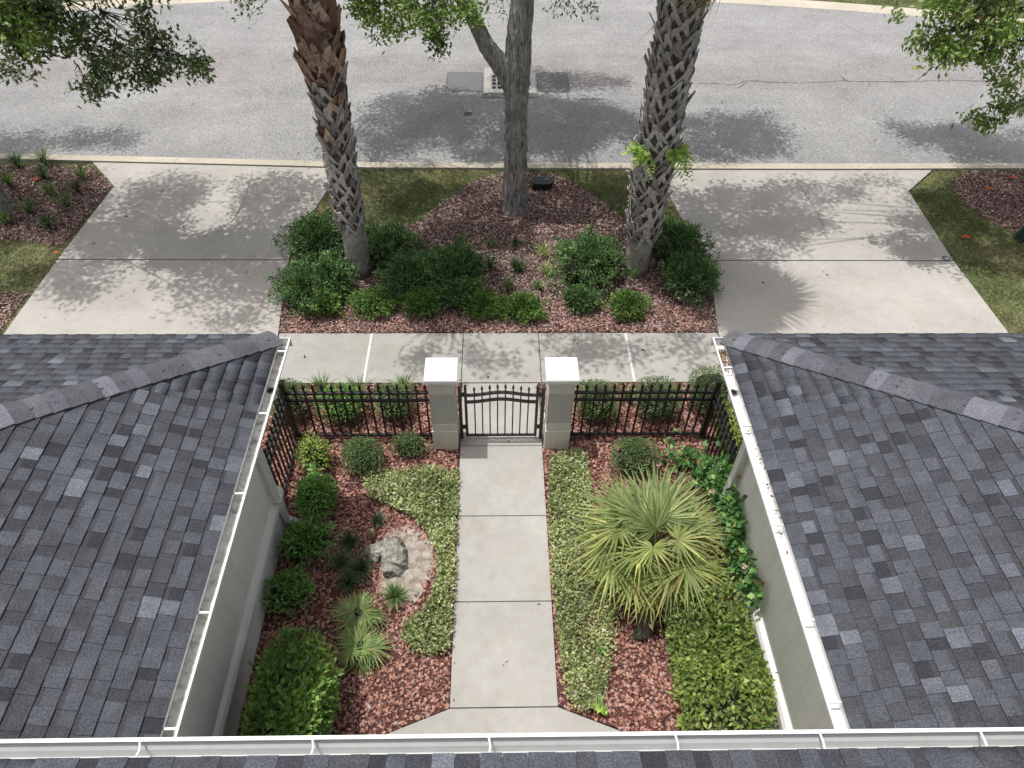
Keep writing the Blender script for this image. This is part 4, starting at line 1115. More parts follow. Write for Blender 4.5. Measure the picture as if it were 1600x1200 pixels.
def fan_crown(t, meshes, n, hub, el=(-.45, 1.25), scale=(.85, 1.1), low=None, az0=0.0):
    for i in range(n):
        f = (i+.5)/n
        e = el[1] + (el[0]-el[1])*f + random.gauss(0, .08)
        a = az0 + i*2.39996 + random.gauss(0, .12)
        me = low if (low and f > .72) else meshes[i % len(meshes)]
        s = random.uniform(*scale)*(0.8 + .3*f)
        o = link('frond', me, t, hub)
        o.rotation_euler = (random.gauss(0, .2), -e, a); o.scale = (s, s, s)

fp = thing('fan_palm', (1.74, 3.90, 0), 'large yellow green fan palm in the bed right of the walkway', 'palm')
fm = [fan_mesh('frond', M['fan'], .50, 32, .48, 145, .16, .024, 3, .5), fan_mesh('frond', M['fan'], .47, 30, .52, 152, .20, .024, 4, .7), fan_mesh('frond', M['fan_g'], .56, 32, .42, 120, .14, .024, 5, .4)]
fy = fan_mesh('frond', M['fan_y'], .44, 32, .48, 160, .26, .024, 6, .25)
for i, (az, el, me, s) in enumerate(((-98, -8, fy, 1.0), (-128, 4, fy, 1.0), (-60, -2, fy, 1.05), (-25, 4, fy, 1.1), (-158, 8, fm[1], 1.1), (178, 16, fm[1], 1.15), (8, 18, fy, 1.1), (-80, 22, fm[1], .95), (-42, 26, fm[0], 1.05),
                                     (35, 22, fm[1], 1.15), (60, 30, fm[2], 1.15), (85, 34, fm[2], 1.2), (112, 30, fm[2], 1.2), (138, 28, fm[0], 1.2), (160, 34, fm[1], 1.1), (20, 48, fm[0], 1.0), (75, 58, fm[2], 1.1), (125, 56, fm[2], 1.1), (-140, 45, fm[0], .95), (-110, 62, fm[1], .85), (-20, 60, fm[1], .9), (100, 78, fm[2], .9))):
    o = link('frond', me, fp, (.06, .50, .72))
    o.rotation_euler = (random.gauss(0, .22), -math.radians(el), math.radians(az) + random.gauss(0, .06)); o.scale = (s, s, s)
m = MB(); m.tube([(-.02, -.18, -.05), (-.02, -.1, .2), (0, .12, .45), (.06, .48, .70)], [.11, .10, .09, .07], 10); m.obj('trunk', M['palm_fibre'], fp)
for i in range(26):
    a = i*2.4; z = .1 + i*.025; m = MB(); k = i/26
    p = Vector((-.02 + .05*k, -.15 + .45*k, z)); d = Vector((math.cos(a), math.sin(a), .9))
    m.tube([p + d*.06, p + d*.16], [.028, .014], 5); m.obj('leaf_boot', M['boot_brown'], fp)
sm = [fan_mesh('frond', M['fan_d'], .34, 22, .14, 120, .15, .022, 11, .4), fan_mesh('frond', M['fan_d'], .30, 20, .19, 130, .2, .022, 12, .5)]
for (p, nn, lab) in (((-1.716, 3.913), 7, 'small green fan palm in the left bed, upper of two'), ((-1.666, 3.517), 7, 'small green fan palm in the left bed, lower of two')):
    t = thing('small_fan_palm', (p[0], p[1], 0), lab, 'palm', 'small fan palms in the left bed')
    fan_crown(t, sm, nn, (0, 0, .12), (-.05, 1.2), (.72, .92), None, random.uniform(0, 6))
    m = MB(); m.tube([(0, 0, -.04), (0, 0, .16)], [.05, .035], 8); m.obj('trunk', M['palm_fibre'], t)

# broad leaved climber against the right wall
vn = thing('climbing_plant', (2.62, 4.9, 0), 'dark broad leaved climber sprawling along the foot of the right wall', 'climber')
cent = np.array([(*(3.000, 5.471), .45), (*(3.164, 5.345), .7), (*(3.027, 5.019), .6), (*(3.106, 4.887), .8), (*(2.999, 4.675), .7), (*(3.114, 4.554), .6), (*(2.962, 4.480), .5), (*(2.955, 5.754), .35),
                 (*(2.837, 5.938), .25), (*(2.441, 6.204), .2), (*(2.752, 6.145), .2), (*(2.913, 3.973), .8), (*(2.968, 3.864), .9), (*(2.899, 4.164), .6), (*(3.077, 5.417), .95)])
wt = np.array([1.5, 1.3, 1.6, 1.2, 1.6, 1.2, 1.3, 1.2, .9, .5, .6, .45, .25, .8, .5]); wt /= wt.sum()
def vine_leaves(n, L, W, mat, R0=.5):
    ci = rng.choice(len(cent), n, p=wt)
    P = cent[ci] + rng.normal(0, 1, (n, 3))*np.array([.11, .15, .13]); P[:,2] = np.maximum(P[:,2], .02)
    P[:,0] = np.minimum(P[:,0], 2.86)
    V, F = leaf_mesh(P, rand_dirs(n, -.2), rand_dirs(n, 1.2) + np.array([-.4, 0, 0]), rng.uniform(L*.6, L*1.2, n), rng.uniform(W*.7, W*1.2, n), .12, .1)
    P -= np.array([2.62, 4.9, 0]); V -= np.array([2.62, 4.9, 0])
    return V, F, np.repeat(np.clip(rng.normal(R0, .25, n), 0, 1), 2)
V, F, R = vine_leaves(1700, .10, .075, 'vine'); link('leaves', mesh_np('leaves', V, F, M['vine'], R), vn)
V, F, R = vine_leaves(420, .10, .075, 'shrub', .7); link('young_leaves', mesh_np('young_leaves', V, F, M['shrub'], R), vn)
m = MB()
for c in cent:
    c = Vector(c) - Vector((2.62, 4.9, 0)); b = Vector((random.uniform(-.1, .15), random.uniform(-.5, .4), -.02))
    m.tube([b, b.lerp(c, .5) + Vector((random.gauss(0, .06), random.gauss(0, .06), .08)), c], [.012, .009, .005], 5)
m.obj('stem', M['twig'], vn)
for px in ((2.80, 4.12, .84), (2.2, 6.0, .3), (2.62, 5.1, .95), (2.05, 6.05, .32)):
    P = np.tile(np.array(px), (12, 1)); V, F = leaf_mesh(P, rand_dirs(12, .5), rand_dirs(12, .5), .045, .035, .2)
    V -= np.array([2.62, 4.9, 0])
    link('blossom', mesh_np('blossom', V, F, M['blossom'], np.repeat(rng.uniform(0, 1, 12), 2)), vn)
rk = lambda name, label, cat, x, y, z, r, mat, seed, sub=3, amp=.25, group=None: None
def boulder(name, label, cat, x, y, lumps, mat, seed, amp=.26):
    """each lump (dx, dy, dz, rx, ry, rz): one weathered solid"""
    t = thing(name, (x, y, 0), label, cat)
    for j, (dx, dy, dz, rx, ry, rz) in enumerate(lumps):
        nu, nv = 56, 28; d = []
        for jj in range(nv+1):
            th = math.pi*jj/nv
            for i in range(nu): d.append((math.sin(th)*math.cos(2*math.pi*i/nu), math.sin(th)*math.sin(2*math.pi*i/nu), math.cos(th)))
        d = np.array(d); r = lump_fn(seed+j, amp, 2.6)(d)*lump_fn(seed+j+50, amp*.5, 9)(d)*lump_fn(seed+j+70, amp*.32, 20)(d)
        V = np.sign(d)*np.abs(d)**.85*np.array([rx, ry, rz])*r[:,None] + np.array([dx, dy, dz])
        F = [(a*nu+i, (a+1)*nu+i, (a+1)*nu+(i+1)%nu, a*nu+(i+1)%nu) for a in range(nv) for i in range(nu)]
        link('boulder_lump', mesh_py('boulder_lump', V, F, mat, True), t)
    return t
bx, by = (-1.481, 4.747)
boulder('boulder', 'lichen covered grey boulder of two joined lumps on the sandy patch', 'boulder', bx, by, [(.07, -.06, .08, .16, .21, .14), (-.15, .08, .05, .14, .11, .11), (.06, .15, .07, .13, .10, .12)], M['lichen'], 24, .21)
x, y = (-1.725, 5.073); boulder('upright_stone', 'small pale reddish upright stone above the boulder', 'stone', x, y, [(0, 0, .07, .045, .035, .11)], M['terracotta'], 31, .08)
x, y = (1.648, 3.680); boulder('dark_lump', 'dark mossy lump in the shade under the fan palm', 'stump', x, y, [(0, 0, .03, .085, .075, .075), (.05, .07, .02, .08, .07, .06)], M['greenish'], 41, .16)  # lump in one dark greenish tone
x, y = (-2.016, 4.007); boulder('white_stone', 'small white stone among the lava rocks left of the small fan palms', 'stone', x, y, [(0, 0, .015, .028, .022, .02)], M['white_trim'], 51, .1)
x, y = (2.994, 6.122); boulder('white_stone', 'pale grey stone at the foot of the right side fence', 'stone', x, y, [(0, 0, .05, .06, .10, .07)], M['white_trim'], 61, .15)
bb = thing('utility_box', (*(0.950, 13.767), 0), 'black plastic lidded box in the mulch right of the oak trunk', 'utility box')
m = MB(); P = [(.22*math.copysign(abs(math.cos(a))**.6, math.cos(a)), .15*math.copysign(abs(math.sin(a))**.6, math.sin(a))) for a in np.linspace(0, 6.283, 25)[:-1]]
m.prism(P, -.05, .13); m.obj('box_body', M['plastic'], bb, bevel=.01)
m = MB(); m.prism([(p[0]*1.08, p[1]*1.1) for p in P], .13, .165); m.obj('lid', M['plastic'], bb, bevel=.012)
for dx in (.08, .14):
    m = MB(); m.prism([(dx+.022*math.cos(a), .04+.022*math.sin(a)) for a in np.linspace(0, 6.283, 13)[:-1]], .165, .172); m.obj('screw_cap', M['steel'], bb)
x, y = (10.621, 11.896); cn = thing('shrub_pot', (x, y, 0), 'dark green ribbed cone standing in the right mulch bed', 'shrub light')
m = MB()
for k in range(9): m.tube([(0, 0, .05*k), (0, 0, .05*k+.03)], [.16-.012*k, .15-.012*k], 14)
m.obj('ribbed_body', M['green_plastic'], cn)
def orange(x, y, label, s=.055):
    t = thing('fallen_leaf', (x, y, .03), label, 'leaf', 'orange leaves lying on the ground')
    for k in range(3):
        P = np.array([[0, 0, 0.]]); a = k*1.1 + random.random()
        V, F = leaf_mesh(P, np.array([[math.cos(a), math.sin(a), .35]]), np.array([[0, 0, 1.]]), s*2, s*1.5, .2, .1)
        link('leaf_blade', mesh_np('leaf_blade', V, F, M['orange']), t)
orange(*(-9.929, 13.893), 'orange leaf lying on the mulch of the left bed')
orange(*(9.423, 11.847), 'orange leaf lying on the right lawn')
orange(*(10.804, 13.681), 'orange leaf in the right mulch bed, lower of two')
orange(*(11.585, 14.141), 'orange leaf in the right mulch bed, upper of two')
orange(*(-8.415, 11.284), 'orange leaf at the left edge of the left driveway', .035)
# specks of litter on the paving
sp = np.array([(-6.273, 12.206), (-7.527, 12.540), (-4.715, 10.718), (-7.191, 13.504), (-6.082, 12.433), (-7.821, 13.009), (4.958, 10.423), (6.757, 8.799), (6.189, 10.676), (7.922, 13.609), (5.004, 14.116), (-4.929, 14.305), (-7.835, 11.658), (-1.679, 10.665), (1.342, 8.779), (1.296, 8.890), (2.968, 7.294), (-0.716, 3.191), (-0.228, 7.999), (1.009, 7.172), (2.363, 8.666), (-3.239, 8.451), (3.531, 18.608), (5.853, 17.894), (6.356, 17.902), (-5.459, 15.437), (-5.934, 15.582), (-5.899, 15.432), (-5.748, 15.736), (9.061, 15.902), (9.510, 16.888), (-7.719, 17.690), (7.615, 16.529), (-2.189, 17.072)])
n = len(sp); P = np.column_stack([sp, np.where(sp[:,1] > 14.9, -.03, .004)])
V, F = leaf_mesh(P, rand_dirs(n, .1, .15), rand_dirs(n, 2, .6), rng.uniform(.05, .11, n), rng.uniform(.02, .04, n), .3)
link('dead_leaves', mesh_np('dead_leaves', V, F, M['litter'], np.repeat(rng.uniform(0, .6, n), 2)), kind='stuff', label='dead leaves scattered on the paving and the road')

Pl = np.vstack([scatter(LB, 7), scatter(RB, 7), scatter([(-.6,2.9),(.6,2.9),(.6,9),(-.6,9)], 1.2), scatter([(-3.7,7.9),(3.7,7.9),(3.7,9.05),(-3.7,9.05)], 2), scatter(CL, 8), scatter([(-8,9),(-4,9),(-4,14.4),(-8,14.4)], .8), scatter([(4.2,9),(8.7,9),(8.7,14.4),(4.2,14.4)], .8),
                scatter([(-14,14.95),(14,14.95),(14,15.3),(-14,15.3)], 9), scatter([(-.63,2.9),(-.56,2.9),(-.56,7.8),(-.63,7.8)], 60), scatter([(.56,2.9),(.63,2.9),(.63,7.8),(.56,7.8)], 60), scatter([(-3.7,9.0),(3.7,9.0),(3.7,9.1),(-3.7,9.1)], 45)])
n = len(Pl); P = np.column_stack([Pl, np.where(Pl[:,1] > 14.8, -.03, .006)])
V, F = leaf_mesh(P, rand_dirs(n, .05, .2), rand_dirs(n, 2, .6), rng.uniform(.02, .055, n), rng.uniform(.010, .022, n), .3)
link('leaf_litter', mesh_np('leaf_litter', V, F, M['dry_leaf'], np.repeat(rng.uniform(0, .8, n), 2)), kind='stuff', label='small dry leaves and chips strewn over beds and paving')

# ------------------------------------------------------------------ sabal palms
def boot_mesh(name, mat, seed, long=1.0, wide=1.0):
    r = random.Random(seed); m = MB()
    # a split strap: two broad legs that start apart on the trunk and meet in a stub that points up and out (local x = outwards, z = up)
    for s in (-1, 1):
        V = []
        for t, yy, xo, w, th in ((0, .125, -.028, .040, .010), (.5, .070, .014, .052, .016), (1.0, .012, .040, .050, .022)):
            z = .26*t - .10
            for a, b in ((-w, 0), (w, 0), (w, th), (-w, th)):
                V.append((xo + b, s*yy + a*.62*wide, z + r.uniform(-.008, .008) + abs(a)*s*0))
        F = []
        for j in range(2):
            for k in range(4): F.append((4*j+k, 4*j+(k+1)%4, 4*j+4+(k+1)%4, 4*j+4+k))
        F += [(3,2,1,0), (8,9,10,11)]
        if s < 0: F = [f[::-1] for f in F]
        m.add(V, F)
    L = .10*long; V = []
    for t, w, th in ((0, .050, .024), (1.0, .036, .012)):
        x = .036 + t*L*.42; z = .14 + t*L
        j = r.uniform(-.016, .016)
        V += [(x, -w, z+j), (x, w, z-j), (x+th, w, z-j-.006), (x+th, -w, z+j-.006)]
    m.add(V, [(0,1,5,4),(1,2,6,5),(2,3,7,6),(3,0,4,7),(4,5,6,7),(3,2,1,0)])
    return m.mesh(name, mat)
BOOTS = [boot_mesh('leaf_boot', M['boot'], k, l) for k, l in ((1, 1.0), (2, 1.5), (3, .7), (4, 1.2))]
BOOTS_B = [boot_mesh('leaf_boot', M['boot_brown'], k, l, 1.5) for k, l in ((5, .9), (6, 1.4), (7, .5))]
SAB = [fan_mesh('frond', M['oak_y'], .85, 34, .45, 125, .35, .06, 21), fan_mesh('frond', M['oak_y'], .8, 34, .7, 135, .45, .06, 22)]
def sabal(x, y, label, bare, top, rad, brown_from, hub, step, scale_fn):
    t = thing('cabbage_palm', (x, y, 0), label, 'palm tree', 'tall palms in the front bed')
    zs = np.linspace(-.05, top, 28)
    m = MB(); m.tube([(.012*math.sin(z*2), .012*math.cos(z*1.7), z) for z in zs], [rad(z) for z in zs], 20)
    m.obj('trunk', M['palm_bark'], t, smooth=True)
    m = MB(); m.tube([(0, 0, z) for z in np.linspace(bare+.1, top, 20)], [rad(z)+.022 for z in np.linspace(bare+.1, top, 20)], 16); m.obj('fibre', M['palm_fibre'], t)
    z = bare; i = 0
    while z < top-.1 and i < 295:
        a = i*2.39996 + random.gauss(0, .10)
        brown = z > brown_from + random.gauss(0, .30)
        me = random.choice(BOOTS_B if brown else BOOTS)
        s = scale_fn(z)*random.uniform(.85, 1.15)
        o = link('leaf_boot', me, t, ((rad(z)+.005)*math.cos(a), (rad(z)+.005)*math.sin(a), z))
        o.rotation_euler = (random.gauss(0, .30 if brown else .13), random.gauss(-.02, .16 if brown else .10), a); o.scale = (s*1.05, s, s)
        z += (step if z < 5.0 else .06)*random.uniform(.8, 1.2); i += 1
    fan_crown(t, SAB, 34, (0, 0, hub), (-.75, 1.2), (.9, 1.1))
    return t
pl = sabal(-2.62, 10.76, 'tall palm left of the oak with brown fibrous upper trunk', .98, 6.6, lambda z: .225 - .02*min(z, 1)+ (.012 if z < .3 else 0) + .05*max(0, min(1, (z-3.3)/.6)), 3.35, 6.7, .0165, lambda z: .92 + .26*max(0, min(1, (z-3.2)/.6)))
pr = sabal(2.57, 10.77, 'tall palm right of the oak with grey leaf boots all the way up', .78, 6.8, lambda z: .225 + .045*max(0, min(1, (z-1.0)/1.2)), 99, 6.9, .0155, lambda z: 1.0 + .0*z)
# old fronds that hang below the right crown
dead = fan_mesh('dead_frond', M['dead_fan'], .8, 26, .9, 70, .9, .03, 31)
for a, e in ((-.30, -.98), (-.62, -1.02), (.02, -1.0), (.5, -1.0)):
    o = link('dead_frond', dead, pr, (0, 0, 6.15)); o.rotation_euler = (0, -e, a)
# ferns rooted among the boots of the right palm
def fern(name, label, base, az, n, L):
    t = thing(name, base, label, 'fern', 'green ferns growing on the right palm')
    for i in range(n):
        a = az + random.uniform(-1.1, 1.1); el = random.uniform(-.1, .9); l = L*random.uniform(.7, 1.1)
        ns = 11; V, F = [], []
        d = np.array([math.cos(a)*math.cos(el), math.sin(a)*math.cos(el), math.sin(el)]); s = np.array([-math.sin(a), math.cos(a), 0])
        P, A = [], []
        for k in range(ns):
            u = (k+1)/ns; p = d*l*u + np.array([0, 0, -.55*l*u*u])
            for sg in (-1, 1):
                P.append(p); A.append(s*sg + d*.5 - np.array([0, 0, .25]))
        P, A = np.array(P), np.array(A); w = np.sin(np.linspace(.25, 1, ns)*3.0); w = np.repeat(w, 2)
        V, F = leaf_mesh(P, A, np.tile([0, 0, 1.], (len(P), 1)) + rand_dirs(len(P))*.3, .17*np.maximum(w, .25)*l/.5, .036, .1, .2)
        link('fern_frond', mesh_np('fern_frond', V, F, M['fern'], np.repeat(rng.uniform(0.2, 1, len(P)), 2)), t)
fern('fern', 'bright green fern on the left side of the right palm trunk', (2.36, 10.62, 2.58), -2.5, 9, .42)
fern('fern', 'bright green fern on the right side of the right palm trunk', (2.74, 10.60, 2.60), -.55, 11, .55)

# ------------------------------------------------------------------ oaks
def tree_tube(t, name, pts, rads, seg=40, ridge=.10, mat=None, sub=8):
    """trunk or limb with furrowed, uneven bark"""
    pts = [Vector(p) for p in pts]
    P, R = [], []
    for i in range(len(pts)-1):
        p0, p1, p2, p3 = pts[max(i-1, 0)], pts[i], pts[i+1], pts[min(i+2, len(pts)-1)]
        for k in range(sub):
            u = k/sub
            P.append(.5*((2*p1) + (-p0+p2)*u + (2*p0-5*p1+4*p2-p3)*u*u + (-p0+3*p1-3*p2+p3)*u**3)); R.append(rads[i]*(1-u)+rads[i+1]*u)
    P.append(pts[-1]); R.append(rads[-1])
    m = MB(); m.tube(P, R, seg)
    V = np.array(m.V); k = len(P)
    cen = np.repeat(np.array([list(p) for p in P]), seg, 0); d = V - cen
    ang = np.tile(np.arange(seg)*2*math.pi/seg, k); zz = np.repeat(np.arange(k)*.12, seg)
    f = 1 + ridge*(.5*np.sin(ang*9 + 2.2*np.sin(zz*2.1)) + .35*np.sin(ang*17+3*np.sin(zz*3.7+1)) + .5*np.sin(ang*2+zz*.8) + rng.normal(0, .35, len(ang)))
    V = cen + d*f[:,None]
    return link(name, mesh_py(name, V, m.F, mat or M['bark'], True), t, -t.location)

def oak_leaves(C, per, rad, L, W, mat, name, t, flat=.6, y0=.45):
    n = len(C)*per
    P = np.repeat(C, per, 0) + rng.normal(0, 1, (n, 3))*np.array([rad, rad, rad*flat])
    V, F = leaf_mesh(P, rand_dirs(n, -.1), rand_dirs(n, 1.5), rng.uniform(L*.7, L*1.25, n), rng.uniform(W*.75, W*1.2, n), .15)
    V -= np.array(t.location)
    R = np.clip(np.repeat(rng.normal(y0, .14, len(C)), per) + rng.normal(0, .2, n), 0, .955); R[rng.uniform(0, 1, n) < .004] = 1
    return link(name, mesh_np(name, V, F, mat, np.repeat(R, 2)), t)

SLX, SLY = -0.26, 0.09
def up_from_shadow(blobs, zr, dens, center, dome):
    """leaf spray centres whose shade falls on the given ground patches: (x, y, rx, ry, density)"""
    out = []
    for x, y, rx, ry, k in blobs:
        n = max(3, int(dens*math.pi*rx*ry*k))
        a = rng.uniform(0, 6.283, n); r = np.sqrt(rng.uniform(0, 1, n))*(1 + .16*np.sin(a*3+x) + .12*np.sin(a*7+y*2))
        gx, gy = x + rx*r*np.cos(a), y + ry*r*np.sin(a)
        d = np.hypot(gx-center[0], gy-center[1])
        z = zr[0] + (zr[1]-zr[0])*np.clip(1-(d/dome)**2, 0, 1)*rng.uniform(.15, 1, n) + rng.normal(0, .25, n)
        out.append(np.column_stack([gx + SLX*z, gy + SLY*z, z]))
    return np.vstack(out)
def high_only(C):
    """keeps the crown sprays, laid out for their shadows, above the top of the view"""
    return C[C[:,2] > 8.55 - .335*C[:,1] + .03*np.abs(C[:,0])]

def limbs(t, start, C, every, r0, seed):
    r = random.Random(seed); m = MB()
    idx = list(range(0, len(C), every))
    for i in idx:
        e = Vector(C[i]); s = Vector(start) + Vector((0, 0, r.uniform(0, 1.2)))
        mid = s.lerp(e, .5) + Vector((r.gauss(0, .25), r.gauss(0, .25), r.uniform(.1, .6)))
        m.tube([s, s.lerp(mid, .5) + Vector((r.gauss(0, .1), r.gauss(0, .1), .1)), mid, mid.lerp(e, .6), e], [r0, r0*.75, r0*.5, r0*.3, .008], 6)
    m.obj('branches', M['twig'], t, loc=-t.location)

# centre oak
oc = thing('oak_tree', (.34, 12.86, 0), 'grey barked oak in the mulch mound at the centre with a left limb', 'oak tree')
tree_tube(oc, 'trunk', [(.34,12.86,-.1), (.34,12.86,.12), (.335,12.86,.6), (.33,12.87,1.4), (.32,12.87,2.2), (.33,12.88,2.9), (.36,12.9,3.6), (.42,12.95,4.6), (.45,13.0,5.6)],
          [.285, .25, .222, .212, .21, .235, .215, .18, .13])
tree_tube(oc, 'limb', [(.30,12.86,2.35), (.18,12.84,2.75), (-.05,12.82,3.1), (-.25,12.78,3.4), (-.45,12.7,3.85), (-.9,12.5,4.6), (-1.5,12.2,5.2)], [.15, .17, .16, .14, .125, .10, .05], 28)
B = [(*(0.194, 16.766), 2.7, 1.7, .85), (*(-1.583, 17.603), 1.5, .9, .7), (*(1.922, 16.622), 2.0, 1.3, .85), (*(5.819, 16.343), 1.25, 1.1, 1.0), (*(1.616, 19.284), 2.0, .5, .8), (*(5.021, 15.548), .9, .45, 1.0), (*(-2.703, 15.925), 1.2, 1.0, .75),
     (*(-1.918, 13.669), 1.5, 1.0, .6), (*(1.675, 13.566), 1.9, 1.1, .6), (*(3.058, 12.594), 1.2, .9, .45), (*(-0.253, 12.346), 1.0, .8, .3),
     (*(-2.239, 11.466), 1.5, 1.0, .3), (*(1.862, 11.270), .9, .6, .2), (*(3.450, 11.069), .7, .9, .4)]
Cc = up_from_shadow(B, (5.2, 8.2), 15, (.5, 14.5), 6.5); Cc = np.vstack([Cc, up_from_shadow([(*(-0.231, 8.442), .42, .26, .9), (*(1.278, 8.669), .6, .3, .7), (*(1.992, 8.746), .45, .3, .7), (*(-1.079, 8.445), .3, .14, .7), (*(3.233, 8.664), .4, .35, .6)], (6.4, 7.0), 14, (.5, 9), 3)]); Cc = high_only(Cc)
oak_leaves(Cc, 110, .19, .10, .055, M['oak'], 'crown', oc)
limbs(oc, (.42, 12.95, 4.4), Cc, 22, .035, 3)
def hang(t, ell, n, per, rad, mat, name, y0, L=.07, W=.03, seed=0, link_to=None):
    """leaf sprays that hang into the top of the view, with their twigs; ell: (x, z, rx, rz, share, y)"""
    w = np.array([e[4] for e in ell], float); w /= w.sum()
    k = rng.choice(len(ell), n, p=w); E = np.array(ell)
    a = rng.uniform(0, 6.283, n); r = np.sqrt(rng.uniform(0, 1, n))
    Cn = np.column_stack([E[k,0] + E[k,2]*r*np.cos(a), E[k,5] + rng.normal(0, .28, n), E[k,1] + E[k,3]*r*np.sin(a)])
    oak_leaves(Cn, per, rad, L, W, mat, name, t, .8, y0)
    m = MB(); rr = random.Random(seed)
    for i in range(0, n, 2):
        e = Vector(Cn[i]); j = k[i]; s = Vector((E[j,0]*.7 + link_to[0]*.3, E[j,5], E[j,1] + E[j,3]*1.2 + .25))
        m.tube([s, s.lerp(e, .5) + Vector((rr.gauss(0, .05), rr.gauss(0, .05), .06)), e], [.010, .006, .003], 4)
    m.obj('twigs', M['twig'], t, loc=-t.location, kind='stuff')
hang(oc, [(*(-2.116, 4.082), .36, .22, 1.2, 12.3), (*(-1.444, 4.136), .40, .22, 1.4, 12.3), (*(-0.939, 3.996), .34, .20, 1.3, 12.3), (*(-1.065, 3.625), .14, .12, .35, 12.3), (*(-0.469, 4.126), .22, .18, .7, 12.3), (*(-1.833, 3.859), .2, .08, .3, 12.3)],
     110, 28, .08, M['oak_y'], 'hanging_leaves', .45, L=.10, W=.046, link_to=(-.9, 12.5, 4.6), seed=4)
hang(oc, [(*(-4.044, 4.130), .26, .12, 1, 12.3), (*(1.450, 4.302), .16, .13, .8, 12.0), (*(0.990, 4.400), .2, .1, .5, 12.0), (*(0.104, 4.065), .12, .1, .3, 12.7)], 22, 24, .08, M['oak'], 'hanging_leaves', .5, link_to=(-.9, 12.5, 4.6), seed=5)

# left oak: its foot stands at the edge of the view
ol = thing('oak_tree', (-10.25, 12.82, 0), 'oak at the left edge with dark leafy boughs hanging into the view', 'oak tree')
tree_tube(ol, 'trunk', [(-10.25,12.82,-.1), (-10.25,12.82,.1), (-10.24,12.82,.6), (-10.2,12.8,1.6), (-10.15,12.8,2.8), (-10.1,12.75,4.2), (-10.0,12.8,5.6)], [.34, .30, .26, .25, .25, .22, .14])
tree_tube(ol, 'limb', [(-10.2,12.8,2.6), (-9.6,12.6,3.4), (-8.6,12.2,4.2), (-7.2,11.9,4.75), (-5.8,11.9,4.9)], [.16, .15, .12, .09, .05], 24)
B = [(*(-7.205, 13.133), 1.0, 1.1, .9), (*(-7.482, 11.873), .8, .9, .8), (*(-9.501, 15.877), 1.0, .45, .95), (*(-11.053, 15.231), .8, .35, .7), (*(-9.464, 12.880), 1.6, 1.3, .8), (*(-7.690, 10.656), .75, .65, .7), (*(-8.538, 10.467), .6, .6, .6),
     (*(-4.630, 13.522), 1.0, .75, .75), (*(-4.581, 12.326), .9, .8, .75), (*(-4.696, 11.152), 1.0, .7, .7), (*(-5.065, 10.470), 1.2, .6, .85), (*(-4.279, 9.575), .6, .35, .6), (*(-6.052, 11.455), .7, .3, .5), (-11.6, 12.8, 1.5, 1.8, .7), (-12, 15, 1.5, 1.5, .6)]
Cl = up_from_shadow(B, (5.3, 7.6), 14, (-9, 13), 6.5); Cl = high_only(Cl)
oak_leaves(Cl, 110, .19, .10, .055, M['oak'], 'crown', ol)
limbs(ol, (-10.1, 12.75, 4.0), Cl, 22, .035, 6)
hang(ol, [(*(-7.342, 4.122), .55, .30, 2.2, 11.9), (*(-6.676, 4.082), .50, .28, 2, 11.9), (*(-7.644, 3.591), .40, .22, 1.3, 11.9), (*(-6.417, 3.749), .42, .28, 1.3, 11.9), (*(-5.765, 3.607), .42, .26, 1.5, 11.9), (*(-6.465, 3.244), .38, .2, 1.2, 11.9),
          (*(-5.692, 3.229), .34, .13, .8, 11.9), (*(-6.741, 2.944), .34, .12, .8, 11.9), (*(-5.098, 3.461), .22, .18, .5, 11.9), (*(-4.960, 3.235), .16, .12, .35, 11.9), (*(-5.771, 4.137), .35, .2, .6, 11.9), (*(-7.919, 3.336), .28, .12, .4, 11.9), (*(-5.381, 4.270), .2, .1, .3, 11.9)],
     190, 26, .085, M['oak'], 'hanging_leaves', .5, L=.11, W=.05, link_to=(-7.2, 11.9, 4.8), seed=7)
hang(ol, [(*(-7.299, 4.135), .55, .3, 2, 11.6), (*(-6.846, 3.859), .4, .25, .8, 11.6)], 55, 28, .09, M['oak_y'], 'hanging_leaves', .5, L=.11, W=.05, link_to=(-7.2, 11.9, 4.8), seed=8)

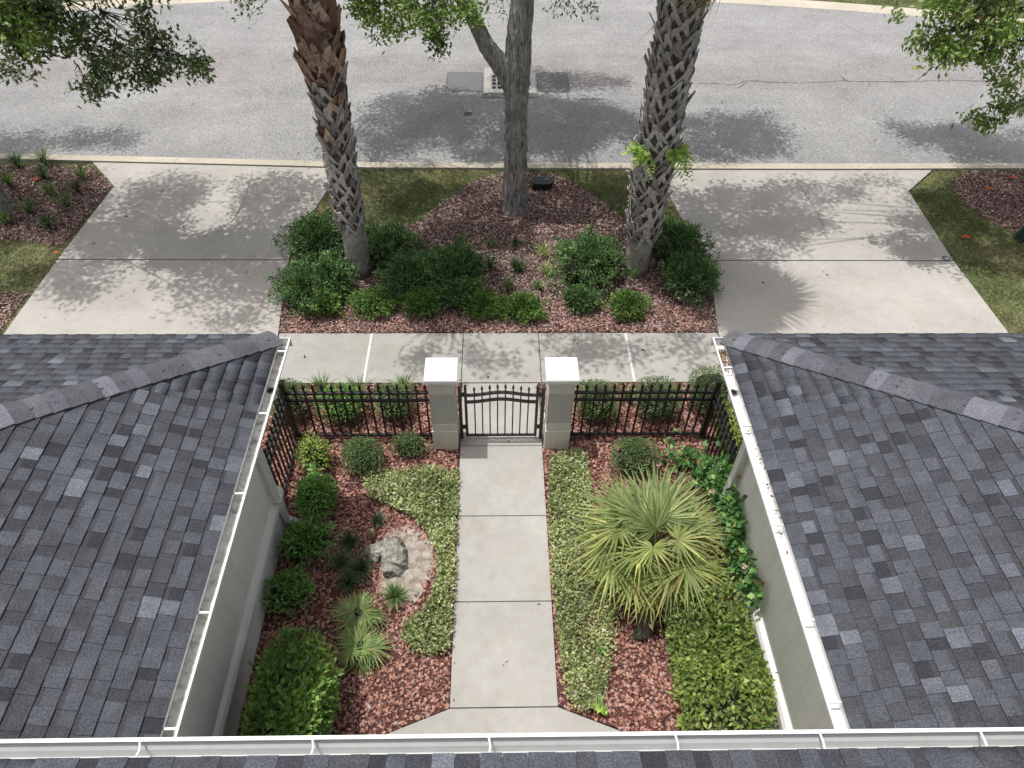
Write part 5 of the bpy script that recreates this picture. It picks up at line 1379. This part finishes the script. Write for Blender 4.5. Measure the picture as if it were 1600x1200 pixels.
# right oak: only its boughs reach into the view
orr = thing('oak_tree', (11.8, 12.85, 0), 'oak at the right edge with bright green boughs hanging into the view', 'oak tree')
tree_tube(orr, 'trunk', [(11.8,12.85,-.1), (11.8,12.85,.1), (11.8,12.85,.6), (11.76,12.85,1.6), (11.7,12.8,2.8), (11.6,12.75,4.2), (11.4,12.8,5.6)], [.34, .30, .26, .25, .25, .22, .14])
tree_tube(orr, 'limb', [(11.7,12.8,2.8), (10.8,12.5,3.7), (9.6,12.2,4.3), (8.6,12.0,4.75), (7.6,11.9,4.9)], [.16, .15, .12, .09, .05], 24)
B = [(*(11.262, 16.085), 1.3, .75, .95), (*(11.908, 15.468), 1.0, .5, .9), (*(10.178, 16.728), .5, .35, .55), (*(9.957, 13.240), 1.0, .7, .7), (*(11.138, 13.631), 1.2, 1.0, .8), (*(9.806, 11.501), .8, .7, .5), (*(8.769, 14.146), .7, .22, .5), (*(8.536, 12.504), .7, .35, .55), (*(8.428, 11.604), .4, .35, .5),
     (*(9.380, 12.275), .7, .5, .7), (11.5, 12.5, 1.6, 1.8, .7), (12.5, 15, 1.5, 1.5, .6),
     (*(5.597, 13.089), 1.5, .9, .95), (*(4.446, 12.839), .9, .9, .75), (*(7.071, 13.603), .7, .35, .8), (*(6.008, 12.147), .75, .5, .9), (*(4.667, 11.486), .8, .4, .7)]
Cr = up_from_shadow(B, (5.3, 7.6), 14, (9, 13), 6.5); Cr = high_only(Cr)
oak_leaves(Cr, 110, .19, .10, .055, M['oak'], 'crown', orr)
limbs(orr, (11.6, 12.75, 4.0), Cr, 22, .035, 9)
hang(orr, [(*(7.541, 4.295), .5, .28, 2, 11.8), (*(8.204, 4.013), .4, .35, 2, 11.8), (*(7.270, 4.004), .4, .2, 1.6, 11.8), (*(7.071, 3.754), .3, .14, .9, 11.8), (*(7.753, 3.658), .32, .14, .9, 11.8), (*(8.421, 3.403), .25, .2, .9, 11.8), (*(8.761, 2.971), .16, .16, .4, 11.8), (*(8.668, 2.721), .14, .06, .25, 11.8),
           (*(8.434, 2.510), .15, .06, .22, 11.8), (*(6.404, 4.209), .10, .07, .12, 11.8), (*(6.440, 3.749), .12, .1, .08, 11.8), (*(6.989, 4.384), .35, .1, .8, 11.8)],
     150, 28, .09, M['oak_y'], 'hanging_leaves', .5, L=.11, W=.052, link_to=(8.6, 12.0, 4.8), seed=10)
mo = thing('spanish_moss', (9.05, 11.7, 2.9), 'grey hanging moss among the boughs at the right edge', 'moss')
n = 260; P = np.column_stack([rng.normal(0, .05, n) , rng.normal(0, .05, n), rng.uniform(-.1, .75, n)]); P[:,0] += (P[:,2]-.3)*.3
V, F = leaf_mesh(P, rand_dirs(n, -2, .5), rand_dirs(n), rng.uniform(.12, .25, n), .012, .2, .1); link('strands', mesh_np('strands', V, F, M['moss'], np.zeros(len(F))), mo)
